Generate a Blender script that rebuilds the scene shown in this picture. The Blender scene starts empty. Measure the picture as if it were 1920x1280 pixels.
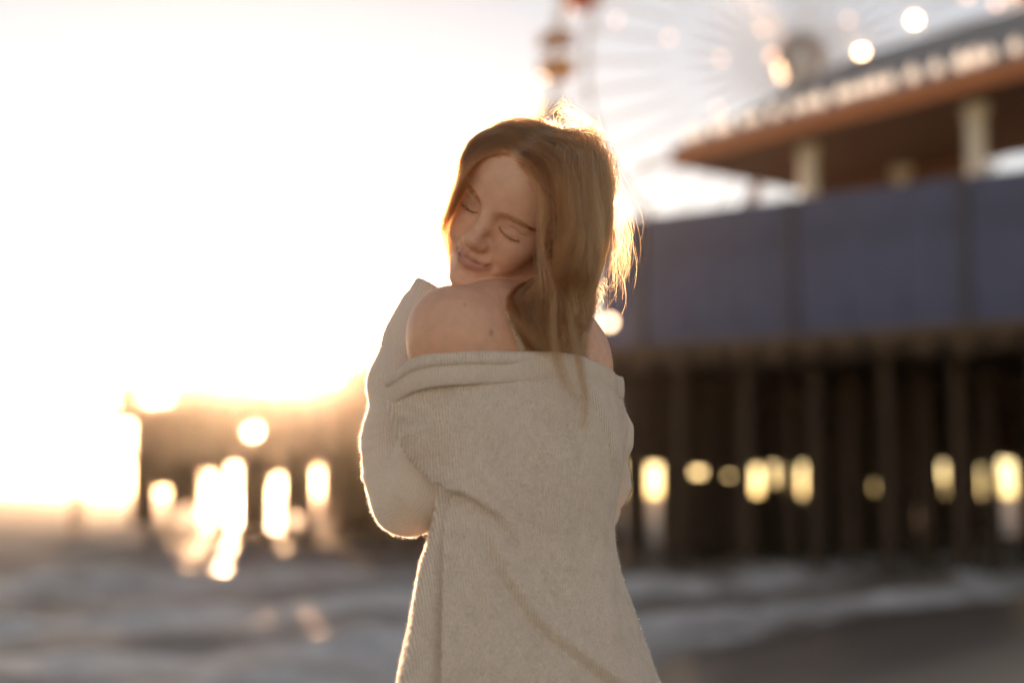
import bpy, bmesh, math, random
import numpy as np
from mathutils import Vector, Matrix
R = math.radians
SC = bpy.context.scene
COL = SC.collection

# ------------------------------------------------------------------ camera
PITCH = R(5.95)
CAM = Vector((0.0, 0.0, 1.15))
FPX = 50.0 / 36.0 * 1920.0
cam_data = bpy.data.cameras.new('camera')
cam_data.lens = 50.0
cam_data.sensor_width = 36.0
cam_data.clip_start = 0.05
cam_data.clip_end = 9000.0
cam_data.dof.use_dof = True
cam_data.dof.focus_distance = 2.03
cam_data.dof.aperture_fstop = 1.5
cam_data.dof.aperture_blades = 0
camera = bpy.data.objects.new('camera', cam_data)
camera.location = CAM
camera.rotation_euler = (math.pi / 2 + PITCH, 0, 0)
COL.objects.link(camera)
SC.camera = camera

def ray(px, py):
    """direction through a pixel of the 1920 x 1280 photograph"""
    x = (px - 960.0) / FPX; y = (640.0 - py) / FPX
    return Vector((x, math.cos(PITCH) - y * math.sin(PITCH), math.sin(PITCH) + y * math.cos(PITCH)))
def W(px, py, Y):
    d = ray(px, py); return CAM + d * (Y / d.y)

# ------------------------------------------------------------------ sky, sun, exposure
sd = ray(468, 688).normalized()                       # towards the sun
SUN_EL = math.asin(sd.z); SUN_AZ = math.atan2(sd.x, sd.y)
world = bpy.data.worlds.new('World'); SC.world = world
world.use_nodes = True
nt = world.node_tree; nt.nodes.clear()
sky = nt.nodes.new('ShaderNodeTexSky'); sky.sky_type = 'NISHITA'
sky.sun_disc = False
sky.sun_elevation = SUN_EL; sky.sun_rotation = SUN_AZ
sky.air_density = 0.5; sky.dust_density = 0.03; sky.ozone_density = 0.0; sky.altitude = 0
bgn = nt.nodes.new('ShaderNodeBackground'); bgn.inputs['Strength'].default_value = 0.12
outn = nt.nodes.new('ShaderNodeOutputWorld')
nt.links.new(sky.outputs[0], bgn.inputs[0]); nt.links.new(bgn.outputs[0], outn.inputs[0])
sun_data = bpy.data.lights.new('sun', 'SUN')
sun_data.energy = 5.0; sun_data.angle = R(0.6); sun_data.color = (1.0, 0.73, 0.52)
sun = bpy.data.objects.new('sun', sun_data)
sun.rotation_euler = (-sd).to_track_quat('-Z', 'Y').to_euler()
COL.objects.link(sun)
vs = SC.view_settings
vs.view_transform = 'Standard'; vs.look = 'None'; vs.gamma = 1.0
vs.exposure = 1.5
vs.use_white_balance = True; vs.white_balance_temperature = 9600; vs.white_balance_tint = 24
SC.cycles.use_denoising = True
SC.cycles.volume_bounces = 0
SC.cycles.sample_clamp_indirect = 4.0

# ------------------------------------------------------------------ helpers
MATS = {}
def mat(name, color, rough=0.7, noise=0.15, scale=3.0, bump=0.0, metallic=0.0, emit=None, es=0.0, stretch=(1, 1, 1), spec=0.5):
    if name in MATS: return MATS[name]
    m = bpy.data.materials.new(name); m.use_nodes = True
    n = m.node_tree; b = n.nodes['Principled BSDF']
    b.inputs['Roughness'].default_value = rough; b.inputs['Metallic'].default_value = metallic
    b.inputs['Specular IOR Level'].default_value = spec
    tc = n.nodes.new('ShaderNodeTexCoord'); mp = n.nodes.new('ShaderNodeMapping')
    mp.inputs['Scale'].default_value = stretch
    ns = n.nodes.new('ShaderNodeTexNoise'); ns.inputs['Scale'].default_value = scale; ns.inputs['Detail'].default_value = 6
    n.links.new(tc.outputs['Object'], mp.inputs[0]); n.links.new(mp.outputs[0], ns.inputs['Vector'])
    rp = n.nodes.new('ShaderNodeValToRGB')
    c = np.array(color)
    rp.color_ramp.elements[0].color = (*(c * (1 - noise)), 1); rp.color_ramp.elements[1].color = (*np.minimum(c * (1 + noise), 1), 1)
    rp.color_ramp.elements[0].position = 0.3; rp.color_ramp.elements[1].position = 0.7
    n.links.new(ns.outputs[0], rp.inputs[0]); n.links.new(rp.outputs[0], b.inputs['Base Color'])
    if bump:
        bp = n.nodes.new('ShaderNodeBump'); bp.inputs['Strength'].default_value = bump; bp.inputs['Distance'].default_value = 0.02
        n.links.new(ns.outputs[0], bp.inputs['Height']); n.links.new(bp.outputs[0], b.inputs['Normal'])
    if emit:
        b.inputs['Emission Color'].default_value = (*emit, 1); b.inputs['Emission Strength'].default_value = es
    MATS[name] = m
    return m

def tag(o, label=None, cat=None, group=None, kind=None):
    if label: o['label'] = label
    if cat: o['category'] = cat
    if group: o['group'] = group
    if kind: o['kind'] = kind
    return o
def empty(name, loc=(0, 0, 0), rz=0.0, parent=None):
    o = bpy.data.objects.new(name, None); o.location = loc; o.rotation_euler = (0, 0, rz)
    o.empty_display_size = 0.2
    COL.objects.link(o); o.parent = parent
    return o
def link(name, me, parent=None, loc=(0, 0, 0), rot=(0, 0, 0), scale=(1, 1, 1)):
    o = bpy.data.objects.new(name, me); COL.objects.link(o); o.parent = parent
    o.location = loc; o.rotation_euler = rot; o.scale = scale
    return o
def mesh(name, verts, faces, m, smooth=False):
    me = bpy.data.meshes.new(name)
    me.from_pydata([tuple(v) for v in verts], [], [tuple(f) for f in faces])
    if m is not None: me.materials.append(m)
    if smooth: me.polygons.foreach_set('use_smooth', [True] * len(me.polygons))
    me.update()
    return me
class MB:
    def __init__(s): s.v = []; s.f = []
    def box(s, c, d, M=None):
        b = len(s.v); M = M or Matrix.Identity(4)
        for z in (-.5, .5):
            for y in (-.5, .5):
                for x in (-.5, .5): s.v.append(tuple(M @ Vector((c[0] + x * d[0], c[1] + y * d[1], c[2] + z * d[2]))))
        for f in ((0, 2, 3, 1), (4, 5, 7, 6), (0, 1, 5, 4), (2, 6, 7, 3), (0, 4, 6, 2), (1, 3, 7, 5)): s.f.append([b + i for i in f])
        return s
    def bar(s, a, b_, w, h):
        a = Vector(a); b_ = Vector(b_); d = b_ - a
        q = d.to_track_quat('Y', 'Z').to_matrix().to_4x4()
        return s.box((0, 0, 0), (w, d.length, h), Matrix.Translation((a + b_) / 2) @ q)
    def tube(s, pts, rad, n=10, cap=True):
        pts = [Vector(p) for p in pts]; rad = rad if hasattr(rad, '__len__') else [rad] * len(pts)
        base = len(s.v); ref = None
        for i, p in enumerate(pts):
            d = (pts[min(i + 1, len(pts) - 1)] - pts[max(i - 1, 0)]).normalized()
            if ref is None: ref = d.orthogonal().normalized()
            ref = (ref - d * ref.dot(d)).normalized(); o = d.cross(ref)
            for k in range(n):
                a = 2 * math.pi * k / n; s.v.append(tuple(p + (ref * math.cos(a) + o * math.sin(a)) * rad[i]))
        for i in range(len(pts) - 1):
            for k in range(n):
                s.f.append([base + i * n + k, base + i * n + (k + 1) % n, base + (i + 1) * n + (k + 1) % n, base + (i + 1) * n + k])
        if cap:
            s.f.append([base + k for k in range(n)][::-1]); s.f.append([base + (len(pts) - 1) * n + k for k in range(n)])
        return s
    def lathe(s, prof, n=16, c=(0, 0, 0)):
        base = len(s.v)
        for r, z in prof:
            for k in range(n):
                a = 2 * math.pi * k / n; s.v.append((c[0] + r * math.cos(a), c[1] + r * math.sin(a), c[2] + z))
        for i in range(len(prof) - 1):
            for k in range(n):
                s.f.append([base + i * n + k, base + i * n + (k + 1) % n, base + (i + 1) * n + (k + 1) % n, base + (i + 1) * n + k])
        return s
    def me(s, name, m, smooth=False): return mesh(name, s.v, s.f, m, smooth)
    def build(s, name, m, parent=None, smooth=False, **k): return link(name, s.me(name, m, smooth), parent, **k)

# ------------------------------------------------------------------ beach and sea
WATER = -2.2
SHN = Vector((-0.69, 0.724)).normalized()             # seaward
P0 = Vector((0.0, 2.1))
def sand_z(x, y):
    s = (x - P0.x) * SHN.x + (y - P0.y) * SHN.y
    z = np.where(s < 0, -0.02 * s, -0.132 * s)
    z = z - 0.4 * (1 - np.exp(-np.maximum(s, 0) * 0.02))
    z = z + 0.65 * np.clip((x - 0.5) / 9, 0, 1) * np.exp(-((s - 20) / 14) ** 2)
    z = np.maximum(z, -7.5)
    return z + 0.02 * np.sin(x * 2.1 + y * 0.7) * np.sin(y * 1.7 - x * .6)
def sheet(name, xs, ys, zf, m):
    X, Y = np.meshgrid(xs, ys); Z = zf(X, Y)
    nx, ny = len(xs), len(ys)
    V = np.stack([X, Y, Z], -1).reshape(-1, 3)
    i = np.arange(ny - 1)[:, None] * nx + np.arange(nx - 1)[None]
    F = np.stack([i, i + 1, i + nx + 1, i + nx], -1).reshape(-1, 4)
    me = bpy.data.meshes.new(name); me.vertices.add(len(V)); me.vertices.foreach_set('co', V.ravel().astype(np.float32))
    me.loops.add(F.size); me.loops.foreach_set('vertex_index', F.ravel().astype(np.int32))
    me.polygons.add(len(F)); me.polygons.foreach_set('loop_start', np.arange(0, F.size, 4, dtype=np.int32))
    me.update(calc_edges=True); me.validate()
    me.polygons.foreach_set('use_smooth', [True] * len(F))
    me.materials.append(m)
    return link(name, me)
def geo(a, b, n): return a * (b / a) ** np.linspace(0, 1, n)

m = mat('wet_sand', (0.075, 0.048, 0.032), rough=0.45, noise=0.3, scale=1.2, bump=0.4)
xs = np.concatenate([-geo(400, 2, 60), np.linspace(-1.9, 30, 90), geo(31, 1000, 40)])
ys = np.concatenate([np.linspace(-90, -2, 30), np.linspace(-1.5, 60, 130), geo(62, 1000, 50)])
# dry pale sand up the beach, dark and glossy where the waves wash it
n = m.node_tree; b = n.nodes['Principled BSDF']; ge = n.nodes.new('ShaderNodeNewGeometry'); sx = n.nodes.new('ShaderNodeSeparateXYZ')
n.links.new(ge.outputs['Position'], sx.inputs[0]); mr = n.nodes.new('ShaderNodeMapRange'); mr.inputs[1].default_value = -1.0; mr.inputs[2].default_value = -.35
n.links.new(sx.outputs['Z'], mr.inputs[0]); old = b.inputs['Base Color'].links[0].from_socket
dm = n.nodes.new('ShaderNodeMix'); dm.data_type = 'RGBA'; dm.inputs[7].default_value = (.42, .34, .26, 1); n.links.new(mr.outputs[0], dm.inputs[0]); n.links.new(old, dm.inputs[6]); n.links.new(dm.outputs[2], b.inputs['Base Color'])
m2_ = n.nodes.new('ShaderNodeMapRange'); m2_.inputs[3].default_value = .4; m2_.inputs[4].default_value = .95; n.links.new(mr.outputs[0], m2_.inputs[0]); n.links.new(m2_.outputs[0], b.inputs['Roughness'])
sand = sheet('beach_sand', xs, ys, sand_z, m); tag(sand, 'wet brown sand sloping down to the surf', kind='structure')

# the sea: swells rolling in along the shore normal, breaking near the sand
def sea_s(x, y): return (x - P0.x) * SHN.x + (y - P0.y) * SHN.y
rng = np.random.RandomState(4)
WV = [(rng.uniform(0.9, 6.0), rng.normal(0, 0.5), rng.uniform(0, 6.28)) for _ in range(26)]
def sea_z(x, y):
    s = sea_s(x, y); t = x * SHN.y - y * SHN.x
    d = np.hypot(x, y)
    far = 1 / (1 + (d / 160.0) ** 2)
    z = np.zeros_like(x)
    wob = 1.6 * np.sin(t * 0.11 + 1) + 0.9 * np.sin(t * 0.27) + .5 * np.sin(t * .53 + 2)
    for sc_, a, w in ((24, .22, 1.5), (33, .34, 1.9), (44.5, .48, 2.6), (60, .40, 3.4), (80, .35, 4.5), (104, .3, 6), (132, .3, 7)):
        q = (s - sc_ - wob * (0.7 + .02 * sc_)) / w
        z += a * np.exp(-np.where(q < 0, q * 1.9, q) ** 2) * (0.75 + .35 * np.sin(t * .08 + sc_))
    for L, a, ph in WV:
        k = 2 * math.pi / L; dx = SHN.x * math.cos(a) - SHN.y * math.sin(a); dy = SHN.x * math.sin(a) + SHN.y * math.cos(a)
        z += 0.0105 * L ** 0.9 * np.sin(k * (x * dx + y * dy) + ph) * far
    return WATER + z * np.clip((s - 12) / 10.0, 0.15, 1)
wm = bpy.data.materials.new('sea_water'); wm.use_nodes = True
n = wm.node_tree; b = n.nodes['Principled BSDF']
b.inputs['IOR'].default_value = 1.33
tc = n.nodes.new('ShaderNodeTexCoord')
at = n.nodes.new('ShaderNodeAttribute'); at.attribute_name = 'foam'
ns = n.nodes.new('ShaderNodeTexNoise'); ns.inputs['Scale'].default_value = 0.9; ns.inputs['Detail'].default_value = 8; ns.inputs['Roughness'].default_value = .65
n.links.new(tc.outputs['Object'], ns.inputs['Vector'])
add = n.nodes.new('ShaderNodeMath'); add.operation = 'ADD'
n.links.new(at.outputs['Fac'], add.inputs[0]); n.links.new(ns.outputs[0], add.inputs[1])
rp = n.nodes.new('ShaderNodeMapRange'); rp.inputs[1].default_value = 0.72; rp.inputs[2].default_value = 1.12
n.links.new(add.outputs[0], rp.inputs[0])
mx = n.nodes.new('ShaderNodeMix'); mx.data_type = 'RGBA'
mx.inputs[6].default_value = (0.26, 0.20, 0.16, 1); mx.inputs[7].default_value = (0.74, 0.70, 0.67, 1)
n.links.new(rp.outputs[0], mx.inputs[0]); n.links.new(mx.outputs[2], b.inputs['Base Color'])
mr = n.nodes.new('ShaderNodeMapRange'); mr.inputs[3].default_value = 0.14; mr.inputs[4].default_value = 0.6
n.links.new(rp.outputs[0], mr.inputs[0]); n.links.new(mr.outputs[0], b.inputs['Roughness'])
n2 = n.nodes.new('ShaderNodeTexNoise'); n2.inputs['Scale'].default_value = 1.6; n2.inputs['Detail'].default_value = 5
n.links.new(tc.outputs['Object'], n2.inputs['Vector'])
bp = n.nodes.new('ShaderNodeBump'); bp.inputs['Strength'].default_value = 0.9; bp.inputs['Distance'].default_value = 0.2
n.links.new(n2.outputs[0], bp.inputs['Height']); n.links.new(bp.outputs[0], b.inputs['Normal'])
b.inputs['Specular IOR Level'].default_value = 0.0
gl = n.nodes.new('ShaderNodeBsdfGlossy'); gl.inputs['Roughness'].default_value = .3; n.links.new(bp.outputs[0], gl.inputs['Normal'])
# wave faces hide one another at low angles, so the mean reflectance of a choppy sea stays well under a mirror's
fr = n.nodes.new('ShaderNodeFresnel'); fr.inputs['IOR'].default_value = 1.33; n.links.new(bp.outputs[0], fr.inputs['Normal'])
mn = n.nodes.new('ShaderNodeMath'); mn.operation = 'MINIMUM'; mn.inputs[1].default_value = .18; n.links.new(fr.outputs[0], mn.inputs[0])
ms = n.nodes.new('ShaderNodeMixShader'); n.links.new(mn.outputs[0], ms.inputs[0]); n.links.new(b.outputs[0], ms.inputs[1]); n.links.new(gl.outputs[0], ms.inputs[2])
n.links.new(ms.outputs[0], n.nodes['Material Output'].inputs['Surface'])
xs = np.concatenate([-geo(1000, 80, 40), np.linspace(-78, 60, 420), geo(62, 1000, 40)])
ys = np.concatenate([np.linspace(4, 130, 480), geo(131, 1000, 70)])
sea = sheet('sea', xs, ys, sea_z, wm); tag(sea, 'grey green sea with small breaking waves', kind='structure')
co = np.empty(len(sea.data.vertices) * 3, np.float32); sea.data.vertices.foreach_get('co', co); co = co.reshape(-1, 3)
s_ = sea_s(co[:, 0], co[:, 1]); t_ = co[:, 0] * SHN.y - co[:, 1] * SHN.x
wob = 1.6 * np.sin(t_ * 0.11 + 1) + 0.9 * np.sin(t_ * 0.27) + .5 * np.sin(t_ * .53 + 2)
foam = np.zeros(len(co))
for sc_, w, a in ((17.2, .9, .5), (20.5, 1.3, .42), (24, 1.9, .45), (33, 2.2, .45), (44.5, 2.4, .34), (60, 2.0, .2)):
    q = s_ - sc_ - wob * (0.7 + .02 * sc_) + .5
    foam = np.maximum(foam, a * np.exp(-(np.where(q < 0, q / (w * 1.6), q / (w * .6))) ** 2))
foam += 0.13 * (s_ < 46) - .03
fa = sea.data.attributes.new('foam', 'FLOAT', 'POINT'); fa.data.foreach_set('value', foam.astype(np.float32))

# ------------------------------------------------------------------ the pier
DECK = 7.5
wood = mat('dark_timber', (0.052, 0.028, 0.016), rough=0.8, noise=0.35, scale=2.0, stretch=(1, 1, .2), bump=.3)
wood2 = mat('weathered_timber', (0.11, 0.065, 0.04), rough=0.8, noise=0.3, scale=2.0, bump=.3)
blue = mat('blue_grey_boarding', (0.065, 0.080, 0.165), rough=0.6, noise=0.25, scale=.35)
pier = empty('pier', (0, 0, 0)); tag(pier, 'long wooden pier on dark piles running out into the sea', 'pier')
F0 = Vector((46.8, 32.9)); F1 = Vector((5.2, 63.0)); F2 = Vector((-33.5, 114.0))      # front edge of the deck
d01 = (F1 - F0).normalized(); d12 = (F2 - F1).normalized()
n01 = Vector((-d01.y, d01.x)); n01 = n01 if n01.y > 0 else -n01
n12 = Vector((-d12.y, d12.x)); n12 = n12 if n12.y > 0 else -n12
DEP1, DEP2 = 58.0, 24.0
random.seed(7)
def slab(name, a, d, nrm, L, depth, z0, z1, m, parent):
    pts = [a, a + d * L, a + d * L + nrm * depth, a + nrm * depth]
    v = [(p.x, p.y, z0) for p in pts] + [(p.x, p.y, z1) for p in pts]
    f = [(0, 1, 2, 3), (4, 7, 6, 5), (0, 4, 5, 1), (1, 5, 6, 2), (2, 6, 7, 3), (3, 7, 4, 0)]
    return link(name, mesh(name, v, f, m), parent)
L01 = (F1 - F0).length; L12 = (F2 - F1).length
slab('deck', F0, d01, n01, L01 + 4, DEP1, DECK - .35, DECK, wood2, pier)
slab('deck', F1, d12, n12, L12, DEP2, DECK - .36, DECK - .01, wood2, pier)
# piles: one shared mesh, uneven
pile_me = MB().tube([(0, 0, -7), (0, 0, -1), (0.03, 0, 3.5), (0, 0, DECK - 1.0)], [.30, .27, .25, .24], 10).me('pile', wood, True)
def rowpts(a, d, nrm, L, depth, step, sub):
    k = 0; out = []
    s = 1.0
    while s < L:
        q = 0.6
        while q < depth:
            out.append((a + d * (s + random.uniform(-.35, .35)) + nrm * (q + random.uniform(-.3, .3)), s, q)); q += sub
        s += step
    return out
npile = 0
for a, d, nrm, L, depth, step, sub in ((F0, d01, n01, L01, DEP1, 3.0, 4.8), (F1, d12, n12, L12, DEP2, 3.5, 5.6)):
    for p, s, q in rowpts(a, d, nrm, L, depth, step, sub):
        if p.x / p.y > 0.8 or (a is F1 and s > L * .885): continue
        link('pile', pile_me, pier, (p.x, p.y, 0), (R(random.uniform(-.6, .6)), R(random.uniform(-.6, .6)), random.uniform(0, 6)), (random.uniform(.85, 1.2) * (1.2 if a is F1 else 1),) * 2 + (1,))
        npile += 1
# caps, stringers, walers and braces
def beam(name, a, b_, w, h, m=wood, parent=pier): return MB().bar(a, b_, w, h).build(name, m, parent)
def P3(v, z): return (v.x, v.y, z)
for a, d, nrm, L, depth, step in ((F0, d01, n01, L01, DEP1, 5.2), (F1, d12, n12, L12, DEP2, 5.0)):
    s = 1.0
    while s < L:
        p = a + d * s
        beam('pile_cap', P3(p - nrm * .3, DECK - .8), P3(p + nrm * depth, DECK - .8), .42, .5)
        s += step
    for q, z, h in ((0.25, DECK - .72, .7), (depth * .25, 5.9, .5), (depth * .5, 5.3, .6), (depth * .75, 4.8, .7), (depth - .3, 4.45, .8)):
        beam('waler', P3(a + nrm * q, z), P3(a + d * L + nrm * q, z), .3, h)
    # plank skirt at the back, low over the water
    s = 0.0; k = 0
    while s < L:
        w_ = 2.55; z0 = (3.05 - (random.uniform(1.0, 3.0) if random.random() < .08 else 0) if a is F1 else 3.9 - 3.6 * (1 - s / L) ** .8) + random.uniform(-.25, .25)
        c = a + d * (s + w_ / 2) + nrm * (depth - .6)
        M = Matrix.Translation((c.x, c.y, (z0 + DECK - .4) / 2)) @ Matrix.Rotation(math.atan2(d.y, d.x), 4, 'Z')
        if c.x / c.y < .8: MB().box((0, 0, 0), (w_ - .06, .12, DECK - .4 - z0), M).build('skirt_board', wood, pier)
        s += w_; k += 1
    if a is F1:      # deep boarding hung from the front of the outer pier
        s = 2.0
        while s < L * .875:
            w_ = 2.2; z0 = 3.3 + random.uniform(-.5, .4); c = a + d * (s + w_ / 2) + nrm * .9
            zt = 4.7 if 440 < 960 + FPX * c.x / c.y < 500 else DECK - .4      # boards cut short here, an opening shaped to let the low sun through
            M = Matrix.Translation((c.x, c.y, (z0 + zt) / 2)) @ Matrix.Rotation(math.atan2(d.y, d.x), 4, 'Z')
            MB().box((0, 0, 0), (w_ - .06, .12, zt - z0), M).build('skirt_board', wood, pier); s += w_
        s = .6                  # uneven boarding across the seaward end
        while s < depth - 1:
            w_ = 1.5; z0 = random.uniform(2.2, 3.4) if random.random() < .34 else random.uniform(-2.4, 1.6); c = a + d * L * .9 + nrm * (s + w_ / 2)
            zt = DECK - .4
            if 440 < 960 + FPX * c.x / c.y < 500: z0, zt = -2.0, 4.7  # matching opening in the end boarding, shaped for the sun
            M = Matrix.Translation((c.x, c.y, (z0 + zt) / 2)) @ Matrix.Rotation(math.atan2(nrm.y, nrm.x), 4, 'Z')
            MB().box((0, 0, 0), (w_ - .05, .12, zt - z0), M).build('skirt_board', wood, pier); s += w_
    else:            # and from the seaward side of the wide part
        s = 1.0
        while s < depth - 1:
            w_ = 2.4; z0 = 2.0 + 1.3 * s / depth + random.uniform(-.3, .3) - (random.uniform(.6, 2.2) if random.random() < .15 else 0); c = a + d * L + nrm * (s + w_ / 2)
            M = Matrix.Translation((c.x, c.y, (z0 + DECK - .4) / 2)) @ Matrix.Rotation(math.atan2(nrm.y, nrm.x), 4, 'Z')
            MB().box((0, 0, 0), (w_ - .06, .12, DECK - .4 - z0), M).build('skirt_board', wood, pier); s += w_
    if a is not F1:  # low lagging between the seaward piles hides most of the water
        s = 1.0
        while s < depth - 1:
            w_ = 2.4; c = a + d * (L - 1.2) + nrm * (s + w_ / 2); kx = 960 + FPX * c.x / c.y
            if not (1205 < kx < 1295) and random.random() < .85:
                z1 = random.uniform(.5, 2.6)
                M = Matrix.Translation((c.x, c.y, (z1 - 4.5) / 2)) @ Matrix.Rotation(math.atan2(nrm.y, nrm.x), 4, 'Z')
                MB().box((0, 0, 0), (w_ - .06, .14, z1 + 4.5), M).build('lagging_board', wood, pier)
            s += w_
    # diagonal braces on some bents
    s = 1.0; k = 0
    while s < L - step:
        for q in (0.6, depth * .35, depth * .7):
            if random.random() < .55:
                p = a + d * s + nrm * (q + .3); p2 = a + d * (s + step) + nrm * (q + .3)
                if p.x / p.y < .8:
                    z0, z1 = (0.8, 6.2) if k % 2 else (6.2, 0.8)
                    beam('brace', P3(p, z0 if q < 2 else max(z0, 2.6)), P3(p2, z1 if q < 2 else max(z1, 2.6)), .12, .26)
            k += 1
        s += step
# joist ends under the deck edge
s = .5
jm = MB().box((0, 0, 0), (.34, 1.3, .62)).me('joist_end', wood2)
while s < L01:
    p = F0 + d01 * s - n01 * .28
    if p.x / p.y < .8: link('joist_end', jm, pier, (p.x, p.y, DECK - .68 + random.uniform(-.25, .1)), (0, 0, math.atan2(n01.y, n01.x) - math.pi / 2))
    s += 1.55
# railing along the outer pier
post = MB().box((0, 0, .55), (.13, .13, 1.1)).me('railing_post', wood2)
s = 1.5
while s < L12:
    p = F1 + d12 * s + n12 * .25
    link('railing_post', post, pier, (p.x, p.y, DECK), (0, 0, math.atan2(d12.y, d12.x))); s += 2.4
for z in (.4, .75, 1.08): beam('rail', P3(F1 + n12 * .25 + d12 * .5, DECK + z), P3(F2 + n12 * .25, DECK + z), .09, .12, wood2)
# the jutting end of the pier with a low landing stage
E = F2
beam('waler', P3(E + d12 * 3.2, DECK - .3), P3(E - d12 * 2, DECK - .3), 2.4, .4)
beam('brace', P3(E + d12 * 2.8, DECK - .5), P3(E + d12 * .2, DECK - 2.2), .3, .3)
stage = empty('landing_stage', (0, 0, 0)); tag(stage, 'low timber landing stage below the far end of the pier', 'landing stage')
a = E - n12 * .2 + d12 * 2.6
slab('platform', E - d12 * .4 - n12 * 1.0, d12, n12, 3.2, 3.0, 3.2, 3.5, wood2, stage)
for s in (0.2, 1.4, 2.6):
    p = E + d12 * (s - .3) - n12 * .8
    link('pile', pile_me, stage, (p.x, p.y, -3.4), (0, 0, 0), (.55, .55, 1))
# wall: blue boarding panels standing on the deck edge
wall = empty('boarded_wall', (0, 0, 0)); tag(wall, 'tall blue grey boarded wall along the deck edge of the pier', 'wall')
ang = math.atan2(d01.y, d01.x)
s = 0.0; PW = 2.42; WT = 13.28
pm = MB().box((0, 0, (WT - DECK) / 2), (PW - .05, .14, WT - DECK)).me('panel', blue)
cm = MB().box((0, 0, (WT - DECK) / 2 - .05), (.34, .34, WT - DECK + .1)).me('post', mat('dark_blue_post', (0.06, 0.06, 0.09), rough=.6))
k = 0
while s < L01 + 1.5:
    p = F0 + d01 * (s + PW / 2) + n01 * .35
    if p.x / p.y < .8:
        link('panel', pm, wall, (p.x, p.y, DECK), (0, 0, ang))
        if k % 3 == 0:
            q = F0 + d01 * s + n01 * .2; link('post', cm, wall, (q.x, q.y, DECK), (0, 0, ang))
    s += PW; k += 1
# ------------------------------------------------------------------ pavilion behind the wall
pav = empty('pavilion', (0, 0, 0)); tag(pav, 'open pavilion with grey hipped roof and orange eave above the blue wall', 'pavilion')
roofm = mat('grey_roofing', (0.25, 0.25, 0.27), rough=.6, noise=.1)
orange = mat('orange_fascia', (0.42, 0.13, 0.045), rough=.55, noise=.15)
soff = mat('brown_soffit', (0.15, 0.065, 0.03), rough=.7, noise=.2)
cream = mat('cream_column', (0.62, 0.58, 0.55), rough=.6, noise=.05)
ZE = 17.0
e1 = W(1262, 302, 68.5); e0 = W(1925, 128, 53.4)
E1 = Vector((e1.x, e1.y)); E0 = Vector((e0.x, e0.y)); ZE = (e1.z + e0.z) / 2
de = (E0 - E1).normalized(); ne = Vector((-de.y, de.x)); ne = ne if ne.y > 0 else -ne
E0 = E0 + de * 26; LE = (E0 - E1).length; DP = 11.0
c4 = [E1, E0, E0 + ne * DP, E1 + ne * DP]
rz = ZE + 4.6; hip = 6.8
rd = [E1 + de * hip + ne * DP / 2, E0 - de * hip + ne * DP / 2]
v = [(p.x, p.y, ZE + .55) for p in c4] + [(p.x, p.y, rz) for p in rd]
f = [(0, 1, 5, 4), (1, 2, 5), (2, 3, 4, 5), (3, 0, 4), (3, 2, 1, 0)]
link('roof', mesh('roof', v, f, roofm), pav)
ins = 0.35
for i in range(4):
    a, b_ = c4[i], c4[(i + 1) % 4]; dd = (b_ - a).normalized()
    beam('fascia', P3(a - dd * .08, ZE + .12), P3(b_ + dd * .08, ZE + .12), .16, .84, orange, pav)
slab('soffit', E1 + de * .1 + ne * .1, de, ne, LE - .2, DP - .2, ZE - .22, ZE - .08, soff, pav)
for s, q in ((6.6, 2.2), (15.6, 2.0), (24.6, 2.0), (6.6, 9.2), (15.6, 9.2), (24.6, 9.2)):
    p = E1 + de * s + ne * q
    MB().box((0, 0, 0), (.85, .85, .5), Matrix.Translation((p.x, p.y, ZE - .5))).build('capital', cream, pav)
    MB().tube([(p.x, p.y, DECK), (p.x, p.y, ZE - .7)], .42 if q < 5 else .3, 14).build('column', cream, pav)
# back wall of the pavilion leaves a strip of sky
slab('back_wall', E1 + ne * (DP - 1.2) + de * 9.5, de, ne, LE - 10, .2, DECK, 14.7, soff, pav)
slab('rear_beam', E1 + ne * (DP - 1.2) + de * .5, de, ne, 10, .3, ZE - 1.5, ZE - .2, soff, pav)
pole = MB().tube([W(1190, 318, 71), W(1275, 300, 68.6)], .12, 8).build('pole', orange, pav)
globe_m = mat('globe_lamp', (0.8, 0.78, 0.75), rough=.3, emit=(1, .9, .84), es=.3)
gm = MB().lathe([(0.001, -.22), (.12, -.19), (.20, -.1), (.22, 0), (.2, .1), (.12, .19), (.06, .22), (.06, .34), (.001, .34)], 12).me('globe_lamp', globe_m, True)
s = 1.2; k = 0
random.seed(3)
while s < 20:
    p = E1 + de * s - ne * .1
    link('globe_lamp', gm, pav, (p.x, p.y, ZE + .95), (0, 0, 0), (1.0 + .35 * random.random(),) * 3); s += random.choice((.62, .7, .7, 1.15))
# ------------------------------------------------------------------ ferris wheel
HUB = W(1500, 112, 80.0); WR = 14.4
wh = empty('ferris_wheel', (HUB.x, HUB.y, HUB.z), R(-9)); tag(wh, 'tall ferris wheel with thin spokes and hanging gondolas behind the pavilion', 'ferris wheel')
steel = mat('white_steel', (0.52, 0.52, 0.56), rough=.4, noise=.05, metallic=.2)
hubm = mat('hub_grey', (0.28, 0.26, 0.30), rough=.4)
def ring(r, y, rad, nseg=72):
    pts = [(r * math.cos(2 * math.pi * i / nseg), y, r * math.sin(2 * math.pi * i / nseg)) for i in range(nseg + 1)]
    return MB().tube(pts, rad, 6, False)
for y in (-.9, .9):
    ring(WR, y, .13).build('rim', steel, wh, True); ring(WR * .86, y, .09).build('rim', steel, wh, True)
MB().tube([(0, -1.6, 0), (0, -1.0, 0), (0, 1.0, 0), (0, 1.6, 0)], [.9, 1.35, 1.35, .9], 20).build('hub', hubm, wh)
NS = 40
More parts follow.
